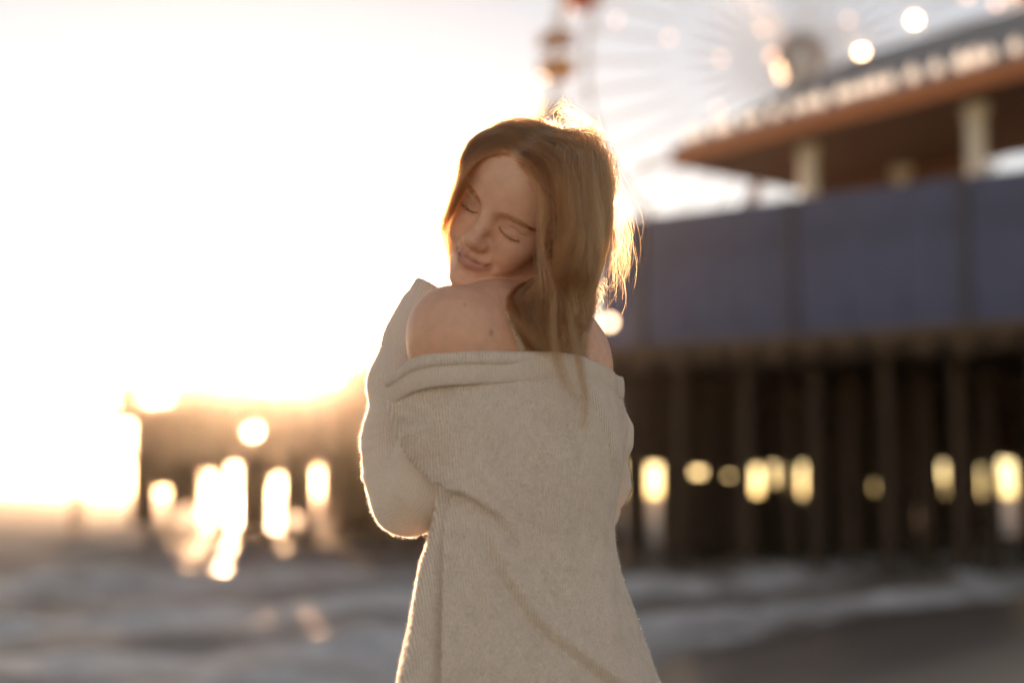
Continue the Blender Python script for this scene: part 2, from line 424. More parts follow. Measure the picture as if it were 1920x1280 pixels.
for y in (-.9, .9):
    sp = MB().tube([(1.2, y, 0), (WR, y, 0)], .055, 5).me('spoke', steel)
    for i in range(NS): link('spoke', sp, wh, (0, 0, 0), (0, 2 * math.pi * (i + (.5 if y > 0 else 0)) / NS, 0))
for sx in (-1, 1):
    for y in (-2.4, 2.4): MB().tube([(0, y * .6, 0), (sx * 6.5, y * 1.4, DECK - HUB.z)], .3, 8).build('support_leg', steel, wh)
cab_cols = [(0.45, .06, .04), (.25, .05, .05), (.06, .12, .07), (.5, .2, .04), (.08, .08, .25)]
NG = 20
canopy_v = [(1.25, 0), (1.1, .28), (.6, .62), (.12, .78), (.001, .8)]
car_v = [(.001, -2.35), (.5, -2.3), (.95, -2.05), (1.12, -1.6), (1.12, -1.25), (1.04, -1.25), (1.0, -1.6), (.001, -1.8)]
for ci, c in enumerate(cab_cols):
    mm = mat('gondola_%d' % ci, c, rough=.45)
    cab_cols[ci] = (MB().lathe(canopy_v, 14).me('canopy', mm, True), MB().lathe(car_v, 14).me('tub', mm, True))
hang = MB()
for k in range(4):
    a = k * math.pi / 2; hang.tube([(1.02 * math.cos(a), 1.02 * math.sin(a), .1), (1.05 * math.cos(a), 1.05 * math.sin(a), -1.3)], .045, 5)
hang_me = hang.me('hanger', steel)
for i in range(NG):
    a = 2 * math.pi * (i + .42) / NG
    p = (WR * math.cos(a), 0, WR * math.sin(a) - .9)
    cn, tb = cab_cols[(i * 3 + i // 5) % 5]
    g = link('gondola', tb, wh, p, (0, 0, R(9)))
    link('canopy', cn, g); link('hanger', hang_me, g)
# bulbs that glow on the spokes
bm_ = mat('bulb', (.9, .8, .7), rough=.3, emit=(1, .72, .5), es=11)
bm2 = mat('bulb_dim', (.9, .8, .75), rough=.3, emit=(1, .68, .58), es=.8)
bu = MB().lathe([(.001, -.16), (.11, -.11), (.16, 0), (.11, .11), (.001, .16)], 10)
b1 = bu.me('bulb', bm_, True); b2 = bu.me('bulb', bm2, True)
rot = Matrix.Rotation(R(9), 3, 'Z')
for px, py, big in ((1615, 100, 1), (1712, 45, 1), (1448, 98, 2), (1430, 48, 0), (1252, 55, 0), (1150, 15, 0), (1352, 100, 0), (1345, 195, 0), (1590, 38, 0), (1860, 22, 2), (1808, 5, 2)):
    w_ = W(px, py, HUB.y - 1.4); l = rot @ (w_ - HUB)
    link('bulb', b1 if big == 1 else b2, wh, (l.x, -1.05, l.z), (0, 0, 0), (1.25 if big == 1 else (1.4 if big == 2 else 1),) * 3)

# ------------------------------------------------------------------ things on the far pier
shed_m = mat('tan_boards', (0.30, 0.19, 0.11), rough=.7, noise=.15); shed_r = mat('shed_roof', (.16, .1, .08), rough=.7)
def shed(px0, px1, s_off, h, rise, label, name='pier_shed', q0=3.0, q1=10.0):
    sh = empty(name, (0, 0, 0)); tag(sh, label, 'shed', 'sheds on the outer pier')
    def sol(px):   # parameter along F1->F2 line offset by q0
        k = (px - 960.0) / FPX; o = F1 + n12 * q0
        return (k * o.y - o.x) / (d12.x - k * d12.y)
    a, b_ = sorted((sol(px0), sol(px1)))
    o = F1 + n12 * q0
    slab('wall', o + d12 * a, d12, n12, b_ - a, q1 - q0, DECK, DECK + h, shed_m, sh)
    c = [o + d12 * (a - .4) - n12 * .4, o + d12 * (b_ + .4) - n12 * .4, o + d12 * (b_ + .4) + n12 * (q1 - q0 + .4), o + d12 * (a - .4) + n12 * (q1 - q0 + .4)]
    mid = [(c[0] + c[3]) / 2, (c[1] + c[2]) / 2]
    v = [(p.x, p.y, DECK + h + .01) for p in c] + [(p.x, p.y, DECK + h + rise) for p in mid]
    link('roof', mesh('roof', v, [(0, 1, 5, 4), (2, 3, 4, 5), (1, 2, 5), (3, 0, 4), (3, 2, 1, 0)], shed_r), sh)
    wn = MB().box((0, 0, 0), (1.1, .08, 1.0)).me('window', mat('dark_pane', (.05, .05, .06), rough=.1))
    t = a + 1.5
    while t < b_ - 1:
        p = o + d12 * t - n12 * .03; link('window', wn, sh, (p.x, p.y, DECK + h * .55), (0, 0, math.atan2(d12.y, d12.x))); t += 2.6
    return sh
shed(745, 690, 0, 2.6, 1.4, 'larger shed with pitched roof nearest the raised elbow on the far pier')
shed(408, 318, 0, 1.3, .7, 'long low shed near the far end of the pier', q0=2.0, q1=6)
shed(680, 640, 0, 1.0, .6, 'low lean shed beside the larger one on the far pier', q1=7)
for k_, (px_, h_) in enumerate(((300, 2.6), (395, 2.3), (520, 2.8), (600, 2.4))):
    kk = (px_ - 960.0) / FPX; o = F1 + n12 * .9; t_ = (kk * o.y - o.x) / (d12.x - kk * d12.y); p = o + d12 * t_
    lm_ = empty('pier_lamp', (p.x, p.y, DECK)); tag(lm_, ('first', 'second', 'third', 'fourth')[k_] + ' small lamp counted from the far end of the pier', 'lamp', 'small lamps along the outer pier')
    MB().tube([(0, 0, 0), (0, 0, h_)], .06, 6).build('pole', wood, lm_); MB().lathe([(.001, h_ - .1), (.28, h_), (.2, h_ + .3), (.001, h_ + .42)], 10).build('lantern', shed_r, lm_)
glint_pos = W(1143, 604, 62.6)  # added glowing ball on a bracket, in place of a sun glint
glint_ball = empty('sun_glint_ball', tuple(glint_pos)); tag(glint_ball, 'added glowing ball standing in for a sun glint at the seaward end of the blue wall, beside her shoulder', 'lamp')
MB().lathe([(.001, -.2), (.14, -.15), (.2, 0), (.14, .15), (.001, .2)], 12).build('globe', mat('glint_glow', (.9, .8, .7), rough=.3, emit=(1, .80, .62), es=4), glint_ball, True)
MB().tube([(.1, .1, .1), (.7, .7, .35)], .05, 6).build('bracket', wood, glint_ball)
# small kiosk at the end of the pier, seen as a blurred peak
ks = empty('pier_kiosk', P3(F2 - d12 * 1.8 + n12 * 2.2, DECK)); tag(ks, 'small pointed kiosk standing at the very end of the pier', 'kiosk')
MB().lathe([(.001, 0), (1.1, 0), (1.1, 1.4), (.001, 1.4)], 8).build('body', shed_m, ks)
MB().lathe([(1.7, 1.3), (.9, 1.9), (.2, 2.5), (.001, 3.1)], 8).build('roof', shed_r, ks)
# lamp post above the shed
lp = W(690, 632, 82.0)
pst = empty('lamp_post', (lp.x, lp.y, DECK)); tag(pst, 'lamp post with round globe rising over the far pier beside the raised arm', 'lamp post')
MB().tube([(0, 0, 0), (0, 0, .5), (0, 0, lp.z - DECK - .3)], [.14, .09, .07], 8).build('pole', wood, pst)
MB().lathe([(.001, -.42), (.3, -.3), (.42, 0), (.3, .3), (.001, .42)], 14, (0, 0, lp.z - DECK)).build('globe', mat('amber_globe', (.5, .3, .16), rough=.3), pst, True)

# ------------------------------------------------------------------ the person: implicit modelling helpers
f32 = np.float32
def A(*v): return np.array(v, f32)
def vlen(p): return np.sqrt((p * p).sum(-1))
def ell(p, c, r, M=None):
    q = p - A(*c)
    if M is not None: q = q @ M.astype(f32)
    r = A(*r); k0 = vlen(q / r); k1 = vlen(q / (r * r)) + 1e-9
    return k0 * (k0 - 1) / k1
def cone(p, a, b_, ra, rb):
    a = np.asarray(a, f32); b_ = np.asarray(b_, f32); d = b_ - a
    t = np.clip(((p - a) @ d) / (d @ d + 1e-12), 0, 1)
    return vlen(p - a - t[:, None] * d) - (ra + (rb - ra) * t)
def chain(p, pts, rad, k=0.0):
    d = None
    for i in range(len(pts) - 1):
        e = cone(p, pts[i], pts[i + 1], rad[i], rad[i + 1])
        d = e if d is None else (smin(d, e, k) if k else np.minimum(d, e))
    return d
def smin(a, b_, k):
    h = np.clip(0.5 + 0.5 * (b_ - a) / k, 0, 1); return b_ + (a - b_) * h - k * h * (1 - h)
def smax(a, b_, k): return -smin(-a, -b_, k)
def surface_nets(fn, lo, hi, h):
    lo = np.array(lo, float); n = np.ceil((np.array(hi) - lo) / h).astype(int) + 1
    ax = [lo[i] + h * np.arange(n[i]) for i in range(3)]
    D = np.empty(n, f32)
    YZ = np.stack(np.meshgrid(ax[1], ax[2], indexing='ij'), -1).reshape(-1, 2)
    for i0 in range(0, n[0], 8):
        xs = ax[0][i0:i0 + 8]
        P = np.concatenate([np.concatenate([np.full((len(YZ), 1), x), YZ], 1) for x in xs]).astype(f32)
        D[i0:i0 + 8] = fn(P).reshape(len(xs), n[1], n[2])
    S = D < 0
    c = np.zeros(n - 1, int)
    for dx in (0, 1):
        for dy in (0, 1):
            for dz in (0, 1): c += S[dx:n[0] - 1 + dx, dy:n[1] - 1 + dy, dz:n[2] - 1 + dz]
    act = (c > 0) & (c < 8); idx = np.full(n - 1, -1, int); cells = np.argwhere(act); idx[act] = np.arange(len(cells))
    acc = np.zeros((len(cells), 3)); cnt = np.zeros(len(cells))
    cor = [(0, 0, 0), (1, 0, 0), (0, 1, 0), (1, 1, 0), (0, 0, 1), (1, 0, 1), (0, 1, 1), (1, 1, 1)]
    for i, a in enumerate(cor):
        for j, b_ in enumerate(cor):
            if j <= i or sum(abs(a[k] - b_[k]) for k in range(3)) != 1: continue
            da = D[cells[:, 0] + a[0], cells[:, 1] + a[1], cells[:, 2] + a[2]]; db = D[cells[:, 0] + b_[0], cells[:, 1] + b_[1], cells[:, 2] + b_[2]]
            m_ = (da < 0) != (db < 0); t = np.where(m_, da / np.where(m_, da - db, 1), 0)
            q = np.array(a)[None] + t[:, None] * (np.array(b_) - np.array(a))[None]
            acc += q * m_[:, None]; cnt += m_
    V = lo + h * (cells + acc / cnt[:, None])
    F = []
    for ax_ in range(3):
        u, v = (ax_ + 1) % 3, (ax_ + 2) % 3
        s0 = [slice(None)] * 3; s1 = [slice(None)] * 3; s0[ax_] = slice(0, -1); s1[ax_] = slice(1, None)
        a, b_ = S[tuple(s0)], S[tuple(s1)]
        E_ = np.argwhere(a != b_); E_ = E_[(E_[:, u] > 0) & (E_[:, v] > 0) & (E_[:, u] < n[u] - 1) & (E_[:, v] < n[v] - 1)]
        flip = ~a[tuple(E_.T)]
        def g(du, dv):
            q = E_.copy(); q[:, u] -= du; q[:, v] -= dv; return idx[tuple(q.T)]
        Q = np.stack([g(1, 1), g(0, 1), g(0, 0), g(1, 0)], 1); Q[flip] = Q[flip][:, ::-1]
        F.append(Q)
    return V.astype(f32), np.concatenate(F), (lo, h, D)
def grad(fn, P, e=0.0012):
    g = np.stack([fn(P + A(e, 0, 0)) - fn(P - A(e, 0, 0)), fn(P + A(0, e, 0)) - fn(P - A(0, e, 0)), fn(P + A(0, 0, e)) - fn(P - A(0, 0, e))], 1)
    return g / (vlen(g)[:, None] + 1e-9)
def project(fn, V, it=2, lim=0.006):
    for _ in range(it):
        d = fn(V); V = V - grad(fn, V) * np.clip(d, -lim, lim)[:, None]
    return V
def subdivide(V, F, sel=None):
    """split the chosen quads in four; unchosen quads stay"""
    if sel is None: sel = np.ones(len(F), bool)
    Fs = F[sel]; E_ = np.stack([Fs, np.roll(Fs, -1, 1)], -1).reshape(-1, 2); Es = np.sort(E_, 1)
    ue, inv = np.unique(Es, axis=0, return_inverse=True); inv = inv.reshape(-1, 4)
    nv = len(V); em = (V[ue[:, 0]] + V[ue[:, 1]]) / 2; fm = V[Fs].mean(1)
    V2 = np.concatenate([V, em, fm]); e = nv + inv; c = nv + len(ue) + np.arange(len(Fs))
    N = [np.stack([Fs[:, k], e[:, k], c, e[:, k - 1]], 1) for k in range(4)]
    # keep a sealed border: unchosen quads that touch split edges become fans of n-gons
    return V2.astype(f32), np.concatenate([F[~sel]] + N), nv
def quad_mesh(name, V, F, m):
    me = bpy.data.meshes.new(name); me.vertices.add(len(V)); me.vertices.foreach_set('co', np.ascontiguousarray(V, f32).ravel())
    me.loops.add(F.size); me.loops.foreach_set('vertex_index', F.ravel().astype(np.int32))
    me.polygons.add(len(F)); me.polygons.foreach_set('loop_start', np.arange(0, F.size, 4, dtype=np.int32))
    me.update(calc_edges=True); me.polygons.foreach_set('use_smooth', [True] * len(F)); me.materials.append(m)
    return me
def relax(V, F, it=1, lam=.5, mask=None):
    for _ in range(it):
        acc = np.zeros_like(V); cnt = np.zeros(len(V), f32)
        for k in range(4):
            a = F[:, k]; b_ = F[:, (k + 1) % 4]
            np.add.at(acc, a, V[b_]); np.add.at(acc, b_, V[a]); np.add.at(cnt, a, 1); np.add.at(cnt, b_, 1)
        d = (acc / np.maximum(cnt, 1)[:, None] - V) * lam
        V = V + (d if mask is None else d * mask[:, None])
    return V
def seg_dist(P2, poly):
    """distance of 2-D points to a polyline, the parameter along it and the side (+ is left of travel)"""
    best = np.full(len(P2), 9e9); par = np.zeros(len(P2)); side = np.zeros(len(P2)); poly = np.asarray(poly, float)
    L = np.concatenate([[0], np.cumsum(np.linalg.norm(np.diff(poly, axis=0), axis=1))])
    for i in range(len(poly) - 1):
        a, d = poly[i], poly[i + 1] - poly[i]
        t = np.clip(((P2 - a) @ d) / (d @ d), 0, 1); q = P2 - a - t[:, None] * d; r = np.hypot(q[:, 0], q[:, 1])
        m_ = r < best; best[m_] = r[m_]; par[m_] = (L[i] + t * (L[i + 1] - L[i]))[m_] / L[-1]
        side[m_] = np.sign(d[0] * q[:, 1] - d[1] * q[:, 0])[m_]
    return best, par, side
def w3(px, py, Y): return np.array(W(px, py, Y), f32)
def topx(V):
    """where points fall on the photograph, used to place seams and folds on the cloth"""
    d = V - np.array(CAM); F_ = np.array([0, math.cos(PITCH), math.sin(PITCH)]); U_ = np.array([0, -math.sin(PITCH), math.cos(PITCH)])
    z = d @ F_; return np.stack([960 + FPX * d[:, 0] / z, 640 - FPX * (d @ U_) / z], 1)

# ---------------------------------------------------------------- head (x to her right, y forward, z up; metres)
HR = np.array([[-0.80270146, -0.46898804, 0.36840274], [0.30166886, -0.85217371, -0.42754634], [0.51445725, -0.23205644, 0.82552017]])
HO = np.array([0.009888, 1.970000, 1.538670]); HS = 1.0287      # place and size of the head
def to_head(P): return ((P - HO.astype(f32)) @ HR.astype(f32)) / f32(HS)
def from_head(Q): return (np.asarray(Q) @ HR.T * HS + HO)
def lid_curve(s, dy=0.0):      # where upper and lower lid meet, s = -1 her left, +1 her right
    return [(s * a_, b_ + dy, c_) for a_, b_, c_ in ((.0165, .0795, -.0042), (.0220, .0806, -.0078), (.0295, .0806, -.0098), (.0370, .0785, -.0102), (.0430, .0750, -.0092), (.0485, .0700, -.0072))]
def skew(q): return .085 * q[:, 0] * np.clip((q[:, 2] + .045) / .04, 0, 1) * np.clip(q[:, 1] / .05, 0, 1)
def head_sdf(q):
    x = q.copy(); x[:, 2] -= skew(q)
    x[:, 0] = np.abs(x[:, 0])          # symmetric but for a slight tilt of the eye line
    d = ell(x, (0, -.008, .036), (.076, .099, .086))
    d = smin(d, ell(x, (0, .030, .034), (.0600, .0570, .052)), .03)
    d = smin(d, ell(x, (0, .026, -.030), (.0590, .0530, .074)), .03)
    d = smin(d, cone(x, (.046, .008, -.062), (.010, .074, -.098), .0150, .0125), .028)
    d = smin(d, ell(x, (0, .046, -.078), (.038, .038, .036)), .02)
    d = smin(d, ell(x, (0, .0790, -.0985), (.0165, .0125, .0125)), .014)
    d = smin(d, ell(x, (.0440, .052, -.024), (.0185, .019, .017)), .022)      # cheekbone
    d = smin(d, ell(x, (.0340, .0640, -.0440), (.0190, .0165, .0190)), .020)  # cheek
    d = smin(d, chain(x, [(0, .0790, .0130), (.020, .0790, .0150), (.045, .0650, .0160)], [.0085, .0085, .007]), .014)
    d = smax(d, -ell(x, (.0310, .0965, -.0030), (.0185, .0140, .0100)), .014) # orbit
    d = smax(d, -ell(x, (.0150, .0930, -.0010), (.0050, .0110, .0080)), .008)
    d = smin(d, ell(x, (.0325, .0640, -.0055), (.0165, .0163, .0148)), .006)  # closed lid over the eye
    d = smin(d, chain(x, [(.0190, .0770, .0030), (.0310, .0795, .0055), (.0450, .0700, .0030)], [.0030, .0040, .0030]), .007)
    # nose
    d = smin(d, chain(x, [(0, .0770, .0100), (0, .0835, -.0010), (0, .0965, -.0220), (0, .1045, -.0330)], [.0085, .0080, .0090, .0086]), .016)
    d = smin(d, ell(x, (0, .1065, -.0348), (.0110, .0100, .0092)), .010)
    d = smin(d, ell(x, (.0112, .0930, -.0392), (.0062, .0105, .0072)), .010)
    d = smin(d, cone(x, (0, .1020, -.0410), (0, .0900, -.0460), .0045, .0055), .006)
    d = smax(d, -ell(x, (.0060, .0985, -.0462), (.0028, .0048, .0026)), .003)
    # mouth
    d = smin(d, ell(x, (0, .0690, -.0650), (.0310, .0235, .0205)), .014)
    d = smin(d, chain(x, [(.0265, .0790, -.0620), (.0150, .0880, -.0608), (.0055, .0925, -.0592), (0, .0918, -.0600)], [.0016, .0032, .0042, .0040], .002), .0045)
    d = smin(d, chain(x, [(.0265, .0790, -.0632), (.0140, .0875, -.0685), (0, .0912, -.0712)], [.0016, .0046, .0064], .002), .0045)
    d = smax(d, -chain(x, [(.0262, .0822, -.0615), (.0200, .0878, -.0632), (.0100, .0955, -.0652), (0, .0985, -.0658)], [.0004, .0013, .0016, .0017]), .0022)
    d = smax(d, -ell(x, (.0330, .0845, -.0610), (.0040, .0040, .0055)), .010)   # dimple by the corner
    d = smax(d, -ell(x, (0, .0990, -.0835), (.0160, .0080, .0050)), .009)       # fold over the chin
    d = smax(d, -cone(x, (0, .1000, -.0490), (0, .1005, -.0550), .0025, .0030), .004)
    # closed lids: thin groove where they meet, crease above
    d = smax(d, -chain(x, lid_curve(1, .0012), [.0010] * 6), .0014)
    d = smax(d, -chain(x, [(.0180, .0850, -.0008), (.0290, .0862, .0030), (.0400, .0800, .0028), (.0490, .0715, -.0010)], [.0008, .0010, .0010, .0008]), .003)
    # ear
    d = smin(d, ell(x, (.0750, -.008, -.012), (.0085, .018, .031)), .006)
    return d
# ---------------------------------------------------------------- body
JL = w3(850, 627, 1.87); JR = w3(1056, 680, 2.08)
EL = w3(770, 932, 2.01); WLs = w3(806, 590, 2.075)
ER = w3(1116, 915, 2.26); WRs = w3(930, 930, 2.31)
NB = w3(1015, 625, 2.03)                               # base of the neck
CH = w3(975, 790, 2.05); PE = np.array([0.030, 2.06, 0.93], f32)
bx_ = (JR - JL); bx_[2] = 0; bx_ /= np.linalg.norm(bx_)   # her left -> right
by_ = np.array([-bx_[1], bx_[0], 0]);                     # her front
by_ = by_ if by_[1] > 0 else -by_
BM = np.stack([bx_, by_, [0, 0, 1]], 1)
def sub_smin(P, d, m_, fn, k):
    """blend a local piece in, only where it can matter"""
    if m_.any(): d[m_] = smin(d[m_], fn(P[m_]), k)
    return d
def hand(P, Wp, fwd, spread):
    fwd = fwd / np.linalg.norm(fwd); sp = spread - fwd * (spread @ fwd); sp = sp / np.linalg.norm(sp); nr = np.cross(fwd, sp)
    d = ell(P, tuple(Wp + fwd * .045), (.052, .040, .017), np.stack([fwd, sp, nr], 1))
    for k, L_ in enumerate((.068, .078, .073, .058)):
        r0 = Wp + fwd * .082 + sp * (.027 - .018 * k); r1 = r0 + fwd * L_ * .5 - nr * .006; r2 = r1 + fwd * L_ * .42 - nr * .022
        d = smin(d, chain(P, [r0, r1, r2], [.0088, .0082, .0068]), .004)
    t0 = Wp + fwd * .03 + sp * .03
    return smin(d, chain(P, [t0, t0 + fwd * .03 + sp * .018, t0 + fwd * .058 + sp * .02 - nr * .008], [.012, .0095, .0075]), .008)
def legs(P):
    d = np.full(len(P), 9.0, f32)
    for s in (-1, 1):
        hp = PE + bx_ * .085 * s - A(0, 0, .05); kn = PE + bx_ * .09 * s + by_ * .01 - A(0, 0, .46); an = np.array([kn[0], kn[1] - .015, .075], f32)
        e = chain(P, [hp, hp * .5 + kn * .5, kn], [.085, .074, .054])
        e = smin(e, chain(P, [kn, kn * .68 + an * .32 - by_ * .012, an], [.053, .056, .036]), .03)
        e = smin(e, cone(P, an - by_ * .02 - A(0, 0, .035), an + by_ * .14 - A(0, 0, .045), .036, .028), .03)
        d = np.minimum(d, e)
    return d
def torso(P):
    d = ell(P, CH, (.140, .100, .190), BM)
    d = smin(d, ell(P, tuple(CH + A(0, 0, -.16)), (.125, .092, .15), BM), .06)
    d = smin(d, ell(P, tuple(PE), (.165, .115, .13), BM), .08)
    d = smin(d, cone(P, JL, JR, .052, .050), .05)
    d = smin(d, cone(P, tuple(NB - A(0, .0, .03)), from_head((0, -.022, -.04)), .056, .050), .03)
    nk = from_head((0, -.03, -.06))
    for J, s in ((JL, -1), (JR, 1)):
        d = smin(d, cone(P, nk * .45 + NB * .55, J + A(0, 0, .012), .042, .040), .035)      # trapezius
        d = smin(d, ell(P, tuple(J + A(0, 0, -.006)), (.054, .054, .060)), .03)     # deltoid
        d = smin(d, ell(P, tuple(J * .62 + CH * .38 - by_ * .035 + A(0, 0, .015)), (.062, .045, .085), BM), .05)      # shoulder blade
    return d
def body_sdf(P):
    d = torso(P); z = P[:, 2]
    for J, E_, Wq, fw, sp in ((JL, EL, WLs, np.array(w3(905, 560, 2.06)) - WLs, by_), (JR, ER, WRs, np.array([-.05, .0, .06], f32), np.array([0, 0, 1.]))):
        near = vlen(P - E_) < .46
        d = sub_smin(P, d, near, lambda p: smin(chain(p, [J, J * .5 + E_ * .5, E_], [.048, .043, .036]), chain(p, [E_, E_ * .65 + Wq * .35, Wq], [.036, .037, .025]), .015), .02)
        d = sub_smin(P, d, vlen(P - Wq) < .24, lambda p: hand(p, Wq, fw, sp), .012)
    return sub_smin(P, d, z < 1.06, legs, .04)
HB_LO = HO - .16; HB_HI = HO + .16
def chin_k(q): return np.interp(q[:, 1], [.02, .05], [.012, .002]).astype(f32)      # the chin rests on the shoulder, the neck flows into the head
def person_sdf(P):
    d = body_sdf(P)
    q = to_head(P); m_ = vlen(q - A(0, 0, -.005)) < .165
    if m_.any():
        h_ = head_sdf(q[m_]) * f32(HS); d[m_] = smin(d[m_], h_, chin_k(q[m_]))
    return d
def face_sdf(P):
    """the same surface near the face: body only where the chin meets the shoulder"""
    q = to_head(P); d = head_sdf(q) * f32(HS); m_ = P[:, 2] < 1.50
    if m_.any(): d[m_] = smin(torso(P[m_]), d[m_], chin_k(q[m_]))
    return d
import time as _t; _t0 = _t.time()
def T(s): print('%6.1fs %s' % (_t.time() - _t0, s))
V, F, GRID = surface_nets(person_sdf, (-.34, 1.70, 0.0), (.36, 2.48, 1.72), .0075)
T('body nets %d' % len(V))
def refine(V, F, fn, sel_fn, it=2):
    sel = sel_fn(V[F].mean(1)); V2, F2, nv = subdivide(V, F, sel)
    new = np.zeros(len(V2), bool); new[F2[len(F) - sel.sum():].ravel()] = True
    V2[new] = project(fn, V2[new], it); return V2, F2
V = project(person_sdf, V, 1)
V, F = refine(V, F, person_sdf, lambda c: (c[:, 2] > 1.0) | (c[:, 2] < .15))
def face_sel(c):
    q = to_head(c); return (vlen(q) < .135) & (q[:, 1] > .0)
V, F = refine(V, F, face_sdf, face_sel)
V, F = refine(V, F, face_sdf, lambda c: face_sel(c) & (to_head(c)[:, 1] > .035), 2)
T('body refine %d' % len(V))
# skin: colour attribute for lips, cheeks, nose
q = to_head(V); ax = np.abs(q[:, 0])
def g(c, r): return np.exp(-(((ax - c[0]) / r[0]) ** 2 + ((q[:, 1] - c[1]) / r[1]) ** 2 + ((q[:, 2] - c[2]) / r[2]) ** 2))
def pl(pts, r0):
    x = np.stack([ax, q[:, 1], q[:, 2]], 1).astype(f32); return np.clip(1.35 - np.maximum(chain(x, pts, [0.0] * len(pts)), 0) / r0, 0, 1)
lip = np.maximum(pl([(.0260, .0810, -.0622), (.0150, .0905, -.0612), (.0055, .0960, -.0598), (0, .0950, -.0605)], .0040), pl([(.0255, .081, -.0632), (.0140, .091, -.0685), (0, .095, -.0708)], .0062))
blush = np.maximum(.8 * g((.040, .066, -.036), (.020, .03, .016)), .7 * g((0, .112, -.035), (.012, .012, .010)))
lidm = .6 * g((.031, .078, -.001), (.014, .010, .008))
base = np.array([0.74, 0.40, 0.29]); col = np.tile(base, (len(V), 1))
def mixc(c, m_): 
    global col
    col = col * (1 - m_[:, None]) + np.array(c) * m_[:, None]
mixc((.62, .27, .18), blush * .8); mixc((.50, .27, .20), lidm * .6); mixc((.44, .17, .135), lip * .85)
rs = np.random.RandomState(2)
for _ in range(90):                                   # faint freckles on nose and cheeks
    fx, fz_ = rs.normal(0, .026), rs.normal(-.028, .012); r_ = rs.uniform(.0006, .0011)
    mixc((.40, .19, .11), .28 * np.exp(-((q[:, 0] - fx) ** 2 + (q[:, 2] - fz_) ** 2) / r_ ** 2) * (q[:, 1] > .05) * (vlen(q) < .15))
for px, py, r in ((921, 624, .0022), (872, 571, .0012), (905, 650, .001)):
    c = topx(V); m_ = np.exp(-((c[:, 0] - px) ** 2 + (c[:, 1] - py) ** 2) / (r * 1270) ** 2) * (V[:, 1] < 2.06)
    mixc((.16, .07, .05), np.clip(m_ * 1.4, 0, 1))
_sc = np.clip((q[:, 2] - np.interp(ax, [0, .02, .04, .055, .066, .075, .09], [.078, .082, .076, .062, .044, .015, -.03])) / .014, 0, 1) * (vlen(q) < .17)
_bk = np.clip((.02 - q[:, 1]) / .02, 0, 1) * np.clip((q[:, 2] - np.interp(q[:, 1], [-.11, -.05, -.02, .0, .03], [-.05, -.04, -.03, .0, .01])) / .01, 0, 1) * (vlen(q) < .17)
mixc((.17, .085, .045), np.maximum(_sc, _bk) * .9)
skin = bpy.data.materials.new('skin'); skin.use_nodes = True
n = skin.node_tree; b = n.nodes['Principled BSDF']
at = n.nodes.new('ShaderNodeAttribute'); at.attribute_name = 'skin_colour'
tc = n.nodes.new('ShaderNodeTexCoord'); ns = n.nodes.new('ShaderNodeTexNoise'); ns.inputs['Scale'].default_value = 60; ns.inputs['Detail'].default_value = 8
n.links.new(tc.outputs['Object'], ns.inputs['Vector'])
mr = n.nodes.new('ShaderNodeMapRange'); mr.inputs[3].default_value = .80; mr.inputs[4].default_value = 1.15
n.links.new(ns.outputs[0], mr.inputs[0])
ml = n.nodes.new('ShaderNodeMix'); ml.data_type = 'RGBA'; ml.blend_type = 'MULTIPLY'; ml.inputs[0].default_value = 1
n.links.new(at.outputs['Color'], ml.inputs[6]); n.links.new(mr.outputs[0], ml.inputs[7]); n.links.new(ml.outputs[2], b.inputs['Base Color'])
b.inputs['Roughness'].default_value = .48; b.inputs['Specular IOR Level'].default_value = .4
b.inputs['Subsurface Weight'].default_value = .22; b.inputs['Subsurface Radius'].default_value = (1, .35, .2); b.inputs['Subsurface Scale'].default_value = .008
nb = n.nodes.new('ShaderNodeTexNoise'); nb.inputs['Scale'].default_value = 420; n.links.new(tc.outputs['Object'], nb.inputs['Vector'])
bp = n.nodes.new('ShaderNodeBump'); bp.inputs['Strength'].default_value = .12; bp.inputs['Distance'].default_value = .001
n.links.new(nb.outputs[0], bp.inputs['Height']); n.links.new(bp.outputs[0], b.inputs['Normal'])
person = empty('person', (PE[0], PE[1], 0)); tag(person, 'woman in an off-shoulder beige cardigan hugging herself, eyes closed, chin on her shoulder', 'person')
OFF = (-PE[0], -PE[1], 0)
me = quad_mesh('body', V, F, skin)
ca = me.attributes.new('skin_colour', 'FLOAT_COLOR', 'POINT'); ca.data.foreach_set('color', np.concatenate([col, np.ones((len(col), 1))], 1).astype(f32).ravel())
body = link('body', me, person, OFF)
T('body done')

# ---------------------------------------------------------------- the cardigan
LEV = [(560, 792, 1142, 1.99, .125), (690, 772, 1146, 1.985, .135), (740, 770, 1162, 1.98, .145), (800, 790, 1172, 1.98, .150), (870, 806, 1172, 1.985, .152), (930, 818, 1164, 1.99, .152),
       (1000, 806, 1156, 2.0, .152), (1060, 792, 1162, 2.0, .155), (1130, 778, 1192, 2.005, .162), (1200, 764, 1220, 2.01, .17), (1280, 748, 1248, 2.015, .178), (1420, 726, 1290, 2.02, .19), (1640, 700, 1330, 2.03, .20)]
_z = np.array([w3(960, l[0], 1.93)[2] for l in LEV]); _o = np.argsort(_z)
_lv = np.array([[(w3(l[1], l[0], 1.97)[0] + w3(l[2], l[0], 1.97)[0]) / 2, (w3(l[2], l[0], 1.97)[0] - w3(l[1], l[0], 1.97)[0]) / 2, l[3], l[4]] for l in LEV])[_o]; _z = _z[_o]
_zf = np.linspace(_z[0], _z[-1], 400); _lf = np.stack([np.interp(_zf, _z, _lv[:, k]) for k in range(4)], 1)
_ker = np.exp(-np.linspace(-2, 2, 61) ** 2); _ker /= _ker.sum(); _pad = np.pad(_lf, ((30, 30), (0, 0)), mode='reflect', reflect_type='odd')
_lv = np.stack([np.convolve(_pad[:, k], _ker, 'valid') for k in range(4)], 1); _z = _zf
